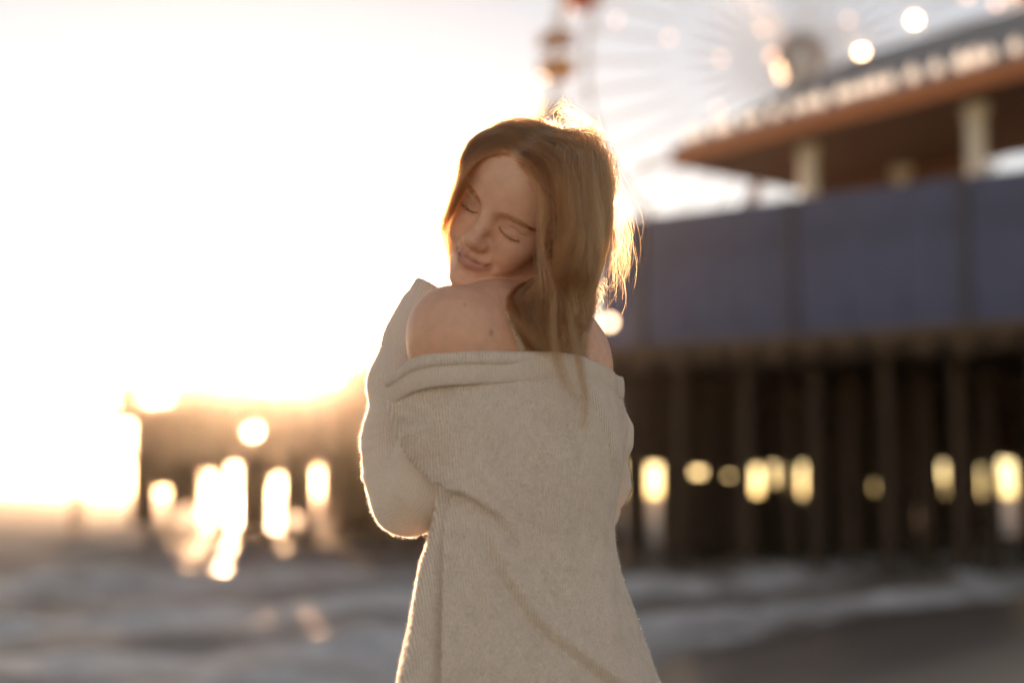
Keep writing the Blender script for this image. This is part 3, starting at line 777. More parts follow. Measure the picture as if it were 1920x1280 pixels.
def coat_sdf(P):
    z = P[:, 2]; cx, rx, cy, ry = (np.interp(z, _z, _lv[:, k]).astype(f32) for k in range(4))
    # turned with the torso: her left back corner comes nearer
    x = P[:, 0] - cx; y = P[:, 1] - cy + .22 * x * 0 
    e = .80
    k0 = (np.abs(x / rx) ** (2 / e) + np.abs((y - .30 * x) / ry) ** (2 / e)) ** (e / 2)
    d = (k0 - 1) * np.minimum(rx, ry) * .9
    d = smin(d, chain(P, [w3(800, 700, 1.885), w3(796, 745, 1.90), w3(826, 800, 1.905), w3(850, 862, 1.91)], [.044, .048, .056, .044]), .03)
    d = smin(d, chain(P, [w3(1098, 735, 2.05), w3(1122, 800, 2.10), w3(1120, 890, 2.15)], [.040, .044, .036]), .03)
    d = smin(d, torso(P) - .008, .02)
    d = smax(d, P[:, 2] - w3(960, 575, 1.93)[2], .02)
    return smax(d, w3(960, 1640, 1.93)[2] + .01 - P[:, 2], .01)
V, F, CGRID = surface_nets(coat_sdf, (-.30, 1.66, .50), (.36, 2.40, 1.48), .0075)
V = project(coat_sdf, V, 1)
V, F = refine(V, F, coat_sdf, lambda c: (c[:, 1] < 2.14) | (c[:, 0] > .08), 1)
T('coat %d' % len(V))
def trace(fn, px, py, t0=1.5, n=60):
    d = np.array(ray(px, py)); d /= np.linalg.norm(d); t = t0
    for _ in range(n): t += float(fn((np.array(CAM) + d * t)[None].astype(f32))[0]) * .7
    return np.array(CAM) + d * t
# neckline: height of the cut as a function of the bearing round the trunk
NC = np.array(w3(965, 720, 2.0))
cut_px = [(742, 738), (758, 716), (785, 705), (820, 699), (860, 696), (905, 694), (950, 693), (1000, 690), (1050, 688), (1095, 692), (1130, 706), (1155, 724), (1172, 745)]
pts = [trace(coat_sdf, a_, b_) for a_, b_ in cut_px]
th = [math.atan2(p[1] - NC[1], p[0] - NC[0]) % (2 * math.pi) for p in pts]; zz = [p[2] for p in pts]
th = th + [R(40), R(70), R(100), R(135), R(165)]; zz = zz + [1.30, 1.29, 1.285, 1.29, 1.30]
o_ = np.argsort(th); th = np.array(th)[o_]; zz = np.array(zz)[o_]
def cut_z(t): return np.interp(np.asarray(t) % (2 * math.pi), np.concatenate([th - 2 * math.pi, th, th + 2 * math.pi]), np.tile(zz, 3))
bear = np.arctan2(V[:, 1] - NC[1], V[:, 0] - NC[0])
# folds: pulled from the armpit across the back, measured on the cloth as it hangs towards the beach
nrm = grad(coat_sdf, V); px = topx(V); facing = np.clip(-nrm[:, 1] * 2.2 + .35, 0, 1)
def fold(poly, w_left, w_right, amp_l, amp_r, fade=(.12, .12)):
    """raised or sunk cloth on either side of a line; the sides may differ, which makes an overlapping tuck"""
    d, t, s = seg_dist(px, poly)
    f_ = np.clip(t / fade[0], 0, 1) * np.clip((1 - t) / fade[1], 0, 1); f_ = f_ * f_ * (3 - 2 * f_)
    l = amp_l * np.exp(-(d / w_left) ** 2); r_ = amp_r * np.exp(-(d / w_right) ** 2)
    soft = 1 / (1 + np.exp(-s * d / 2.2))          # a steep but rounded step
    return (l * (1 - soft) + r_ * soft) * f_ * facing
# travel direction of each line is down the picture; image y grows downwards, so s>0 is the picture's left side
D_ = np.zeros(len(V))
D_ += fold([(712, 742), (735, 802), (768, 860), (814, 908), (844, 920), (870, 927), (896, 943), (932, 968), (955, 1001), (972, 1044), (980, 1090)], 46, 30, .008, -.012, (.04, .42))
D_ += fold([(880, 935), (905, 985), (922, 1030), (955, 1090), (988, 1142), (1037, 1195), (1086, 1231), (1150, 1280), (1200, 1320)], 36, 26, .008, -.009, (.3, .02))
D_ += fold([(836, 905), (830, 1000), (827, 1120), (823, 1300)], 30, 11, .006, -.020, (.03, .02))
D_ += fold([(800, 1000), (790, 1120), (780, 1300)], 14, 14, .006, .006, (.2, .02))
D_ += fold([(867, 932), (890, 1040), (916, 1116), (930, 1200)], 14, 14, .004, .004, (.2, .4))
D_ += fold([(902, 955), (925, 1000), (940, 1040)], 9, 9, .003, .003, (.3, .4))
D_ += fold([(1085, 780), (1096, 860), (1119, 1024), (1136, 1155), (1150, 1280)], 20, 20, .004, .004, (.3, .1))
D_ += fold([(1150, 1040), (1172, 1122), (1210, 1200), (1235, 1280)], 16, 12, -.006, -.006, (.2, .05))
D_ += fold([(1120, 1120), (1150, 1200), (1180, 1290)], 14, 14, .004, .004, (.4, .05))
D_ += fold([(1100, 722), (1122, 770), (1143, 815), (1156, 880), (1160, 930)], 14, 9, .004, -.006, (.1, .3))
D_ += fold([(1030, 730), (1045, 850), (1060, 1000), (1075, 1120)], 30, 30, .0025, .0025, (.4, .4))
D_ += fold([(940, 730), (930, 820), (935, 900)], 26, 26, -.003, -.003, (.3, .5))
D_ += fold([(822, 715), (816, 764), (820, 840), (829, 905)], 3.5, 3.5, -.0018, -.0018, (.05, .05))
D_ += fold([(744, 752), (770, 756), (800, 768), (818, 764)], 6, 6, .003, .003, (.3, .3))
D_ += fold([(738, 770), (765, 780), (790, 790)], 5, 5, .0022, .0022, (.3, .3))
D_ += fold([(752, 815), (780, 812), (808, 800)], 7, 7, .002, .002, (.3, .3))
rs = np.random.RandomState(5)
for _ in range(16):                                    # faint drape irregularities
    x0, y0 = rs.uniform(840, 1130), rs.uniform(740, 1230); dx = rs.normal(8, 14); L_ = rs.uniform(60, 170)
    D_ += fold([(x0, y0), (x0 + dx * .5, y0 + L_ / 2), (x0 + dx, y0 + L_)], *(rs.uniform(8, 18),) * 2, *(rs.choice([-1, 1]) * rs.uniform(.0007, .0016),) * 2, (.4, .4))
for k_, am in ((21., .0016), (37., .0011), (64., .0006)):
    ph = rs.uniform(0, 6, 6)
    D_ += am * np.sin(k_ * V[:, 0] + 3 * np.sin(5 * V[:, 2] + ph[0]) + ph[1]) * np.sin(k_ * .33 * V[:, 2] + 2 * np.sin(7 * V[:, 0] + ph[2]) + ph[3])
V = V + nrm * D_[:, None].astype(f32)
keep = (V[F].mean(1)[:, 2] < cut_z(np.arctan2(*(V[F].mean(1) - NC)[:, [1, 0]].T)) - .004) & (V[F].mean(1)[:, 2] > _z[0] + .02)
F = F[keep]; used = np.unique(F); mp_ = np.full(len(V), -1); mp_[used] = np.arange(len(used)); V = V[used]; F = mp_[F]
V = relax(V, F, 2, .5)
def knit_material(name, colour, rib, axis='u', strength=.5, rib_amp=.12):
    m = bpy.data.materials.new(name); m.use_nodes = True; n = m.node_tree; b = n.nodes['Principled BSDF']
    at = n.nodes.new('ShaderNodeAttribute'); at.attribute_name = 'knit'
    tc = n.nodes.new('ShaderNodeTexCoord')
    nz = n.nodes.new('ShaderNodeTexNoise'); nz.inputs['Scale'].default_value = 55; nz.inputs['Detail'].default_value = 3; n.links.new(tc.outputs['Object'], nz.inputs['Vector'])
    ad = n.nodes.new('ShaderNodeVectorMath'); ad.operation = 'MULTIPLY_ADD'; ad.inputs[1].default_value = (.004, .004, .004)
    n.links.new(nz.outputs['Color'], ad.inputs[0]); n.links.new(at.outputs['Vector'], ad.inputs[2])
    wv = n.nodes.new('ShaderNodeTexWave'); wv.bands_direction = 'X'; wv.inputs['Scale'].default_value = .314 / rib; wv.inputs['Distortion'].default_value = .6; wv.inputs['Detail'].default_value = 2; wv.inputs['Detail Scale'].default_value = 3
    n.links.new(ad.outputs[0], wv.inputs['Vector'])
    st = n.nodes.new('ShaderNodeTexNoise'); st.inputs['Scale'].default_value = 620; st.inputs['Detail'].default_value = 2; n.links.new(tc.outputs['Object'], st.inputs['Vector'])
    pa = n.nodes.new('ShaderNodeTexNoise'); pa.inputs['Scale'].default_value = 30; pa.inputs['Detail'].default_value = 4; n.links.new(tc.outputs['Object'], pa.inputs['Vector'])
    # height = ribs * patchy + stitches
    m1 = n.nodes.new('ShaderNodeMath'); m1.operation = 'MULTIPLY'; n.links.new(wv.outputs['Fac'], m1.inputs[0])
    mr = n.nodes.new('ShaderNodeMapRange'); mr.inputs[1].default_value = .35; mr.inputs[2].default_value = .65; mr.inputs[3].default_value = .35; n.links.new(pa.outputs[0], mr.inputs[0]); n.links.new(mr.outputs[0], m1.inputs[1])
    m2 = n.nodes.new('ShaderNodeMath'); m2.operation = 'MULTIPLY_ADD'; m2.inputs[1].default_value = 1.6; n.links.new(st.outputs[0], m2.inputs[0]); n.links.new(m1.outputs[0], m2.inputs[2])
    bp = n.nodes.new('ShaderNodeBump'); bp.inputs['Strength'].default_value = strength; bp.inputs['Distance'].default_value = .0016
    n.links.new(m2.outputs[0], bp.inputs['Height']); n.links.new(bp.outputs[0], b.inputs['Normal'])
    rp = n.nodes.new('ShaderNodeMapRange'); rp.inputs[1].default_value = .35; rp.inputs[2].default_value = 1.45; rp.inputs[3].default_value = 1 - rib_amp * 1.6; rp.inputs[4].default_value = 1 + rib_amp
    n.links.new(m2.outputs[0], rp.inputs[0])
    ml = n.nodes.new('ShaderNodeMix'); ml.data_type = 'RGBA'; ml.blend_type = 'MULTIPLY'; ml.inputs[0].default_value = 1; ml.inputs[6].default_value = (*colour, 1)
    n.links.new(rp.outputs[0], ml.inputs[7]); n.links.new(ml.outputs[2], b.inputs['Base Color'])
    b.inputs['Roughness'].default_value = .95; b.inputs['Specular IOR Level'].default_value = .1
    b.inputs['Sheen Weight'].default_value = .35; b.inputs['Sheen Roughness'].default_value = .5; b.inputs['Sheen Tint'].default_value = (1, .9, .78, 1)
    return m
WOOL = (0.74, 0.61, 0.54)
knit = knit_material('beige_knit', WOOL, .0036, strength=1.0, rib_amp=.32); plain = knit_material('fine_knit', WOOL, .0030, strength=.5, rib_amp=.12); ribbed = knit_material('ribbed_knit', WOOL, .0040, strength=.9, rib_amp=.16)
def knit_attr(me, uv):
    a_ = me.attributes.new('knit', 'FLOAT_VECTOR', 'POINT'); a_.data.foreach_set('vector', np.concatenate([uv, np.zeros((len(uv), 1))], 1).astype(f32).ravel())
def shell(name, V, F, m, uv, parent, thick=.004):
    me = quad_mesh(name, V, F, m); knit_attr(me, uv); o = link(name, me, parent, OFF if parent is person else (0, 0, 0))
    md = o.modifiers.new('thickness', 'SOLIDIFY'); md.thickness = thick; md.offset = -1
    return o
uv = np.stack([.17 * np.unwrap(np.zeros(1)) * 0 + V[:, 0] * 1.02 + .10 * (V[:, 2] - 1.1) + .25 * (V[:, 1] - 1.85), V[:, 2]], 1)
coat = shell('cardigan', V, F, knit, uv, person); coat['label'] = 'loose beige knitted cardigan slipped off the shoulders'
COATV, COATF = V, F
# collar: a turned-over ribbed band over a plain fold
def band(name, prof, m, rise=lambda t: 0.0, out=lambda t: 0.0, uscale=1.0):
    N_ = 300; tt = np.linspace(0, 2 * math.pi, N_, endpoint=False); z0 = cut_z(tt)
    z0 = sum(np.roll(z0, k) for k in range(-5, 6)) / 11
    r_ = np.full(N_, .03)
    P = None
    lo = np.full(N_, .02); hi = np.full(N_, .34)
    for _ in range(24):
        mid = (lo + hi) / 2; P = np.stack([NC[0] + mid * np.cos(tt), NC[1] + mid * np.sin(tt), z0], 1).astype(f32); ins = coat_sdf(P) < 0
        lo = np.where(ins, mid, lo); hi = np.where(ins, hi, mid)
    G = grad(coat_sdf, P, .004); G[:, 2] = 0; G /= vlen(G)[:, None]
    for _ in range(6): G = (np.roll(G, 1, 0) + G * 2 + np.roll(G, -1, 0)); G /= vlen(G)[:, None]
    L_ = np.concatenate([[0], np.cumsum(vlen(np.diff(P, axis=0)))]) * uscale
    K = len(prof); VV = np.zeros((N_, K, 3)); UV = np.zeros((N_, K, 2))
    for k, (o__, h_) in enumerate(prof):
        VV[:, k] = P + G * (o__ + np.array([out(t) for t in tt])[:, None]); VV[:, k, 2] += h_ + np.array([rise(t) for t in tt]); UV[:, k, 0] = L_; UV[:, k, 1] = h_
    i = np.arange(N_)[:, None]; k = np.arange(K)[None]
    FF = np.stack([i * K + k, ((i + 1) % N_) * K + k, ((i + 1) % N_) * K + (k + 1) % K, i * K + (k + 1) % K], -1).reshape(-1, 4)
    me = quad_mesh(name, VV.reshape(-1, 3), FF, m); knit_attr(me, UV.reshape(-1, 2)); return link(name, me, coat)
def nearb(t, px, w_=.5):
    p = trace(coat_sdf, px, 700); a_ = math.atan2(p[1] - NC[1], p[0] - NC[0]); d = (t - a_ + math.pi) % (2 * math.pi) - math.pi
    return math.exp(-(d / w_) ** 2)
tl = {}
pA = trace(coat_sdf, 800, 700); aA = math.atan2(pA[1] - NC[1], pA[0] - NC[0]); pB = trace(coat_sdf, 1080, 700); aB = math.atan2(pB[1] - NC[1], pB[0] - NC[0])
def at_left(t, w_=.9): d = (t - aA + math.pi) % (2 * math.pi) - math.pi; return math.exp(-(d / w_) ** 2)
def at_right(t, w_=.7): d = (t - aB + math.pi) % (2 * math.pi) - math.pi; return math.exp(-(d / w_) ** 2)
band('collar_band', [(-.004, -.018), (.0022, -.0175), (.0042, -.014), (.0050, -.004), (.0046, .008), (.0030, .0145), (-.001, .0155), (-.004, .010), (-.005, 0)], ribbed)
band('collar_fold', [(-.012, -.004), (.0028, -.002), (.0036, .006), (.0022, .013), (-.003, .0160), (-.012, .0145), (-.018, .006)], knit, rise=lambda t: .002 + .009 * at_left(t), out=lambda t: -.003 + .007 * at_left(t))
# sleeves
def sleeve(name, pts, rad, cut, disp, label):
    def fn(P): return chain(P, pts, rad, .025)
    lo = np.min([p for p in pts], 0) - max(rad) - .02; hi = np.max([p for p in pts], 0) + max(rad) + .02
    V, F, _ = surface_nets(fn, lo, hi, .006); V = project(fn, V, 1); V, F = refine(V, F, fn, lambda c: np.ones(len(c), bool), 1)
    c = V[F].mean(1); F = F[~cut(c)]; used = np.unique(F); mp_ = np.full(len(V), -1); mp_[used] = np.arange(len(used)); V = V[used]; F = mp_[F]
    n_ = grad(fn, V); V = V + n_ * disp(V)[:, None].astype(f32); V = relax(V, F, 1)
    # along / around coordinates for the knit
    best = np.full(len(V), 9.); al = np.zeros(len(V)); L0 = 0; pts_ = np.array(pts); an = np.zeros(len(V))
    for i in range(len(pts_) - 1):
        a_, d = pts_[i], pts_[i + 1] - pts_[i]; t = np.clip(((V - a_) @ d) / (d @ d), 0, 1); q = V - a_ - t[:, None] * d; r_ = vlen(q)
        m_ = r_ < best; best[m_] = r_[m_]; al[m_] = (L0 + t * np.linalg.norm(d))[m_]
        e1 = np.cross(d, [0, 1, .2]); e1 /= np.linalg.norm(e1); e2 = np.cross(d / np.linalg.norm(d), e1); an[m_] = np.arctan2(q @ e2, q @ e1)[m_]; L0 += np.linalg.norm(d)
    return shell(name, V, F, plain, np.stack([an * .04, al], 1), coat, .0035)
lp_ = [w3(834, 550, 2.076), w3(800, 590, 2.074), w3(776, 640, 2.07), w3(754, 720, 2.055), w3(746, 820, 2.03), w3(752, 890, 2.01), w3(768, 936, 1.99), w3(806, 905, 1.955), w3(822, 840, 1.94), w3(822, 770, 1.935)]
lr_ = [.034, .037, .041, .044, .0455, .047, .046, .048, .050, .044]
cend = lp_[0]; cdir = lp_[0] - lp_[1]; cdir = cdir / np.linalg.norm(cdir)
def ldisp(V):
    p = topx(V); d = np.zeros(len(V)); left = np.clip((790 - p[:, 0]) / 70, 0, 1)
    for y0, a_, w_, tilt in ((776, .0010, 5, -.08), (794, .0017, 7, -.14), (817, .0013, 6, -.24), (838, .0019, 8, -.30), (861, .0014, 6, -.42), (888, .0016, 8, -.55)):
        yy = p[:, 1] - (y0 + tilt * (p[:, 0] - 690) - .0016 * (p[:, 0] - 690) ** 2); d += a_ * np.exp(-(yy / w_) ** 2) * left
    for x0, y0, x1, y1 in ((716, 850, 736, 960), (735, 880, 770, 960)):
        dd, t, s = seg_dist(p, [(x0, y0), ((x0 + x1) / 2 - 6, (y0 + y1) / 2), (x1, y1)]); d += .0025 * np.exp(-(dd / 6) ** 2) * np.sin(np.clip(t, 0, 1) * math.pi)
    d += .0012 * np.sin(p[:, 1] * .045 + p[:, 0] * .02)
    pass
    return d
sl = sleeve('sleeve', lp_, lr_, lambda c: (c - cend) @ cdir > -.01, ldisp, '')
rp_ = [w3(1100, 740, 2.07), w3(1124, 815, 2.13), w3(1124, 905, 2.22), w3(1105, 955, 2.28), w3(1040, 950, 2.32), w3(950, 930, 2.31)]
rr_ = [.042, .045, .043, .042, .042, .035]
rend = rp_[-1]; rdir = rp_[-1] - rp_[-2]; rdir = rdir / np.linalg.norm(rdir)
def rdisp(V):
    p = topx(V); d = np.zeros(len(V))
    for y0, a_, w_ in ((800, .003, 9), (838, .003, 9), (880, .0035, 10), (915, .003, 9)):
        d += .4 * a_ * np.exp(-((p[:, 1] - y0 - .35 * (1180 - p[:, 0])) / w_) ** 2)
    return d
sr = sleeve('sleeve', rp_, rr_, lambda c: (c - rend) @ rdir > -.01, rdisp, '')
# ribbed cuff turned back at the wrist
c0, c1 = w3(790, 603, 2.073), w3(826, 553, 2.077); ca_ = (c1 - c0) / np.linalg.norm(c1 - c0); e1 = np.cross(ca_, [0, 1, 0]); e1 /= np.linalg.norm(e1); e2 = np.cross(ca_, e1)
NA, prof = 192, [(0, .0385), (.1, .0402), (.45, .0410), (.8, .0420), (.96, .0424), (1.0, .0412), (.97, .0395), (.5, .0380), (0, .0372)]
VV = []; UV = []
for t_, r_ in prof:
    for k in range(NA):
        a_ = 2 * math.pi * k / NA; rr_2 = r_ + .0007 * math.cos(a_ * 48) * (1 if r_ > .0385 else 0); VV.append(c0 + (c1 - c0) * t_ + (e1 * math.cos(a_) + e2 * math.sin(a_)) * rr_2); UV.append((a_ * .04, t_ * .06))
FF = np.array([[i * NA + k, i * NA + (k + 1) % NA, (i + 1) * NA + (k + 1) % NA, (i + 1) * NA + k] for i in range(len(prof) - 1) for k in range(NA)])
me = quad_mesh('cuff', np.array(VV), FF, plain); knit_attr(me, np.array(UV)); link('cuff', me, coat)
T('cloth done')

# ---------------------------------------------------------------- hair
def sample_grid(G, P):
    lo, h, D = G; q = (P - lo) / h; n_ = np.array(D.shape); q = np.clip(q, 0, n_ - 1.001); i = q.astype(int); f_ = q - i
    out = 0
    for dx in (0, 1):
        for dy in (0, 1):
            for dz in (0, 1):
                w_ = (f_[:, 0] if dx else 1 - f_[:, 0]) * (f_[:, 1] if dy else 1 - f_[:, 1]) * (f_[:, 2] if dz else 1 - f_[:, 2])
                out = out + w_ * D[i[:, 0] + dx, i[:, 1] + dy, i[:, 2] + dz]
    return out
def solid(P): return np.minimum(sample_grid(GRID, P), np.where(P[:, 2] < cut_z(np.arctan2(P[:, 1] - NC[1], P[:, 0] - NC[0])), sample_grid(CGRID, P) - .006, 9))
def solid_grad(P, e=.004):
    g_ = np.stack([solid(P + np.eye(3)[k] * e) - solid(P - np.eye(3)[k] * e) for k in range(3)], 1); return g_ / (np.linalg.norm(g_, axis=1)[:, None] + 1e-9)
hs = np.random.RandomState(11)
def scalp_mask(q):
    ax = np.abs(q[:, 0])
    front = np.interp(ax, [0, .02, .04, .055, .066, .075, .09], [.0735, .079, .072, .059, .040, .012, -.03]) + hs.normal(0, .0025, len(q))
    zmin = np.interp(q[:, 1], [-.11, -.05, -.02, .0, .03, .05], [-.062, -.052, -.040, -.012, .0, .0])
    return (q[:, 2] > zmin) & ((q[:, 1] < .03) | (q[:, 2] > front)) & ((q[:, 1] < .055) | (q[:, 2] > front)) & (vlen(q) < .16)
def scalp_roots(n_):
    out = []
    while sum(map(len, out)) < n_:
        d = hs.normal(size=(n_ * 3, 3)); d /= np.linalg.norm(d, axis=1)[:, None]
        q = (d * [.078, .101, .088] + [0, -.008, .036]).astype(f32)
        for _ in range(4): q = q - grad(head_sdf, q) * head_sdf(q)[:, None]
        out.append(q[scalp_mask(q)])
    return np.concatenate(out)[:n_]
def vnoise(P, scale, seed, oct_=3):
    """smooth random vector field: a few sine products"""
    r_ = np.random.RandomState(seed); o = np.zeros_like(P)
    for k in range(oct_ * 3):
        w_ = r_.normal(size=3) * scale * (1 + k * .35); v_ = r_.normal(size=3); o += np.sin(P @ w_ + r_.uniform(0, 6.28))[:, None] * v_ / (1 + .3 * k)
    return o * .5
LEFT_EDGE = np.array([[.086, -.014], [.0790, -.0260], [.0690, -.0480], [.0540, -.064], [.0319, -.0755], [.0, -.082], [-.03, -.084], [-.07, -.074], [-.14, -.050]])[::-1]
RIGHT_EDGE = np.array([[.082, .012], [.077, .026], [.0653, .040], [.0444, .0480], [.0196, .0500], [-.010, .0560], [-.034, .0575], [-.08, .060], [-.14, .060]])[::-1]
def grow(q0, n_step, step):
    n_ = len(q0); side = np.where(q0[:, 0] + .002 * hs.normal(size=n_) < 0.0, -1.0, 1.0)
    P = from_head(q0); path = [P.copy()]
    up = HR[:, 2]; rt = HR[:, 0]; fw = HR[:, 1]
    nr = grad(head_sdf, q0) @ HR.T
    # leave the part sideways and a little back
    lat = side[:, None] * rt; backness = np.clip((.06 - q0[:, 1]) / .1, 0, 1)[:, None]
    d = lat * (1.0 - .55 * backness) - fw * (.10 + .75 * backness) + nr * np.where(side < 0, .50, .22)[:, None] - up * .15
    d += .10 * vnoise(from_head(q0), 60, 3)
    d /= np.linalg.norm(d, axis=1)[:, None]
    lay = (hs.rand(n_) ** 1.15)                      # how far out in the hair mass this strand lies
    top = np.clip((q0[:, 2] - .02) / .1, 0, 1)
    off0 = .003 + (.010 + np.where(side < 0, .030, .003) * top) * lay
    zc = [w3(960, y_, 2.0)[2] for y_ in (760, 690, 610, 560, 490, 430, 380, 300, 240)]
    xmax = [w3(x_, 500, 1.98)[0] for x_ in (1100, 1092, 1094, 1110, 1136, 1148, 1146, 1122, 1080)]
    zc2 = [w3(960, y_, 2.0)[2] for y_ in (640, 530, 460, 400, 330, 262, 225)]
    xmin = [w3(x_, 500, 2.0)[0] for x_ in (858, 848, 838, 848, 866, 905, 960)]
    inset = hs.rand(n_) ** .7 * .05
    colx = w3(1062, 650, 1.93)[0] + hs.normal(0, .022, n_); coly = 1.955 + hs.normal(0, .03, n_)
    sub = (hs.rand(n_) < .42) & (q0[:, 1] > -.045) & (side < 0); uu = hs.rand(n_)
    zk = [w3(960, y_, 1.92)[2] for y_ in (720, 690, 640, 590, 545, 515)]
    fan = np.array([[1045, 1090], [1020, 1080], [1004, 1068], [974, 1058], [936, 1048], [965, 1042]], float)
    fan = np.array([[w3(a_, 600, 1.92)[0] for a_ in r_] for r_ in fan])
    for i in range(n_step):
        t = i / n_step
        g_ = np.array([0, 0, -1.0])
        nz = vnoise(P, 30, 8)
        k = .10 + .10 * t
        d = d * (1 - k) + g_ * k * 1.5 + nz * .020
        # gather behind the shoulder on the near side
        low = np.clip((1.52 - P[:, 2]) / .12, 0, 1) * (side < 0)
        tx = np.where(sub, np.interp(P[:, 2], zk, fan[:, 0]) * (1 - uu) + np.interp(P[:, 2], zk, fan[:, 1]) * uu, colx)
        d[:, 0] += low * np.clip((tx - P[:, 0]) * np.where(sub, 11, 3.2), -np.where(sub, .55, .28), np.where(sub, .55, .28)); d[:, 1] += low * ~sub * np.clip((coly - P[:, 1]) * 2.0, -.15, .15)
        d /= np.linalg.norm(d, axis=1)[:, None]
        P = P + d * step
        # stay off the face
        q = to_head(P.astype(f32)).astype(float)
        ff = np.clip((q[:, 1] + .01) / .03, 0, 1) * (q[:, 2] > np.where(sub, -.070, -.13)) * (q[:, 2] < .082)
        le = np.interp(q[:, 2], LEFT_EDGE[:, 0], LEFT_EDGE[:, 1]); re = np.interp(q[:, 2], RIGHT_EDGE[:, 0], RIGHT_EDGE[:, 1])
        mv = np.where(side < 0, np.minimum(le - q[:, 0], 0), np.maximum(re - q[:, 0], 0)) * ff
        q[:, 0] += mv * .6; q[:, 1] -= np.abs(mv) * .25; P = from_head(q)
        hi_ = np.interp(P[:, 2], zc, xmax) - inset * np.clip(i / 12, 0, 1) * .5; lo_ = np.interp(P[:, 2], zc2, xmin) + inset * .25 * np.clip(i / 12, 0, 1)
        ex = np.where(side < 0, np.maximum(P[:, 0] - hi_, 0), 0); P[:, 0] -= ex * .5; d[:, 0] -= ex * 8
        ex = np.where(side > 0, np.maximum(lo_ - P[:, 0], 0), 0) * np.clip(i / 8, 0, 1); P[:, 0] += ex * .6; P[:, 1] += ex * .5; d[:, 0] += ex * 8
        off = off0 * np.clip((i + .5) / 6, 0, 1)
        for _ in range(2):
            s_ = solid(P); pen = np.maximum(off - s_, 0); gr = solid_grad(P); P = P + gr * pen[:, None]
        into = np.minimum((d * gr).sum(1), 0) * (pen > 0); d = d - gr * into[:, None] * .9
        path.append(P.copy())
    return np.stack(path, 1), side
NSTR, NST, STEP = 26000, 54, .0072
q0 = scalp_roots(NSTR)
path, side = grow(q0, NST, STEP)
T('hair grown')
# locks: strands lean towards a leader
NL = 620; lead = hs.choice(NSTR, NL, replace=False)
key = from_head(q0) * 1.0
own = np.empty(NSTR, int)
for i in range(0, NSTR, 4000):
    dd = ((key[i:i + 4000, None] - key[None, lead]) ** 2).sum(-1) + 1.0 * (side[i:i + 4000, None] != side[None, lead]); own[i:i + 4000] = dd.argmin(1)
tt = np.linspace(0, 1, NST + 1)
cl = (np.clip((tt - .12) / .6, 0, 1) ** .8 * .90)[None, :, None] * hs.uniform(.6, 1.08, NSTR)[:, None, None]
lp = path[lead][own]
jit = vnoise(key * 1.0, 300, 21)[:, None, :] * .0022
path = path * (1 - cl) + (lp + jit * (1 + tt[None, :, None])) * cl
# wave of each lock, frizz of each strand
ph = hs.uniform(0, 6.28, (NL, 3))[own]; fr = hs.uniform(30, 62, NL)[own]
arc = tt * NST * STEP
wv = np.stack([np.sin(arc[None] * fr[:, None] + ph[:, k:k + 1]) for k in range(3)], -1) * (np.clip((tt - .15) / .6, 0, 1) * .0088)[None, :, None]
path += wv
path += np.cumsum(hs.normal(0, .00045, path.shape), 1) * np.clip(tt / .3, 0, 1)[None, :, None]
ln = np.clip(hs.normal(.90, .09, NSTR), .5, 1.0)
ln = np.where(side > 0, ln * np.interp(hs.rand(NSTR), [0, .75, 1], [.42, .62, .80]), ln)
def resample(path, ln, m_):
    n_, k, _ = path.shape; s = np.linspace(0, 1, m_)[None] * ln[:, None] * (k - 1); i = np.minimum(s.astype(int), k - 2); f_ = (s - i)[..., None]
    r_ = np.arange(n_)[:, None]; return path[r_, i] * (1 - f_) + path[r_, i + 1] * f_
zend = np.array([w3(960, y_, 1.95)[2] for y_ in hs.normal(660, 12, NSTR)])
below = (path[..., 2] < zend[:, None]); first = np.where(below.any(1), below.argmax(1), NST) / NST
ln = np.minimum(ln, np.maximum(first, .2)); ln[hs.rand(NSTR) < .004] *= 1.12
path = resample(path, np.minimum(ln, 1), 34)
def hair_obj(name, paths, r0, r1, m, parent=None, tone=None, thin=.6):
    cu = bpy.data.hair_curves.new(name)
    sizes = [p.shape[1] for p in paths for _ in range(p.shape[0])]
    cu.add_curves(sizes)
    pos = np.concatenate([p.reshape(-1, 3) for p in paths]).astype(f32)
    cu.attributes['position'].data.foreach_set('vector', pos.ravel())
    rr = np.concatenate([np.tile((r0 + (r1 - r0) * np.linspace(0, 1, p.shape[1]) ** 1.5) * (thin if k == 2 else 1), p.shape[0]) for k, p in enumerate(paths)]).astype(f32)
    a_ = cu.attributes.get('radius') or cu.attributes.new('radius', 'FLOAT', 'POINT'); a_.data.foreach_set('value', rr)
    if tone is not None:
        ta = cu.attributes.new('tone', 'FLOAT', 'CURVE'); ta.data.foreach_set('value', np.asarray(tone, f32))
    cu.materials.append(m)
    return link(name, cu, parent or person, OFF)
def hair_mat(name, dark, light, rough=.32, rnd=.0):
    """coloured fibre; the 'tone' of each strand runs from dark to light"""
    m = bpy.data.materials.new(name); m.use_nodes = True; n = m.node_tree; n.nodes.clear()
    h_ = n.nodes.new('ShaderNodeBsdfHairPrincipled'); o = n.nodes.new('ShaderNodeOutputMaterial'); h_.parametrization = 'COLOR'
    h_.inputs['Roughness'].default_value = rough; h_.inputs['Radial Roughness'].default_value = .45
    h_.inputs['Random Roughness'].default_value = .2; h_.inputs['Coat'].default_value = 0
    at = n.nodes.new('ShaderNodeAttribute'); at.attribute_name = 'tone'
    mx = n.nodes.new('ShaderNodeMix'); mx.data_type = 'RGBA'; mx.inputs[6].default_value = (*dark, 1); mx.inputs[7].default_value = (*light, 1)
    n.links.new(at.outputs['Fac'], mx.inputs[0]); n.links.new(mx.outputs[2], h_.inputs['Color'])
    n.links.new(h_.outputs[0], o.inputs[0]); return m
hm_ = hair_mat('golden_brown_hair', (.060, .020, .007), (.30, .118, .042))
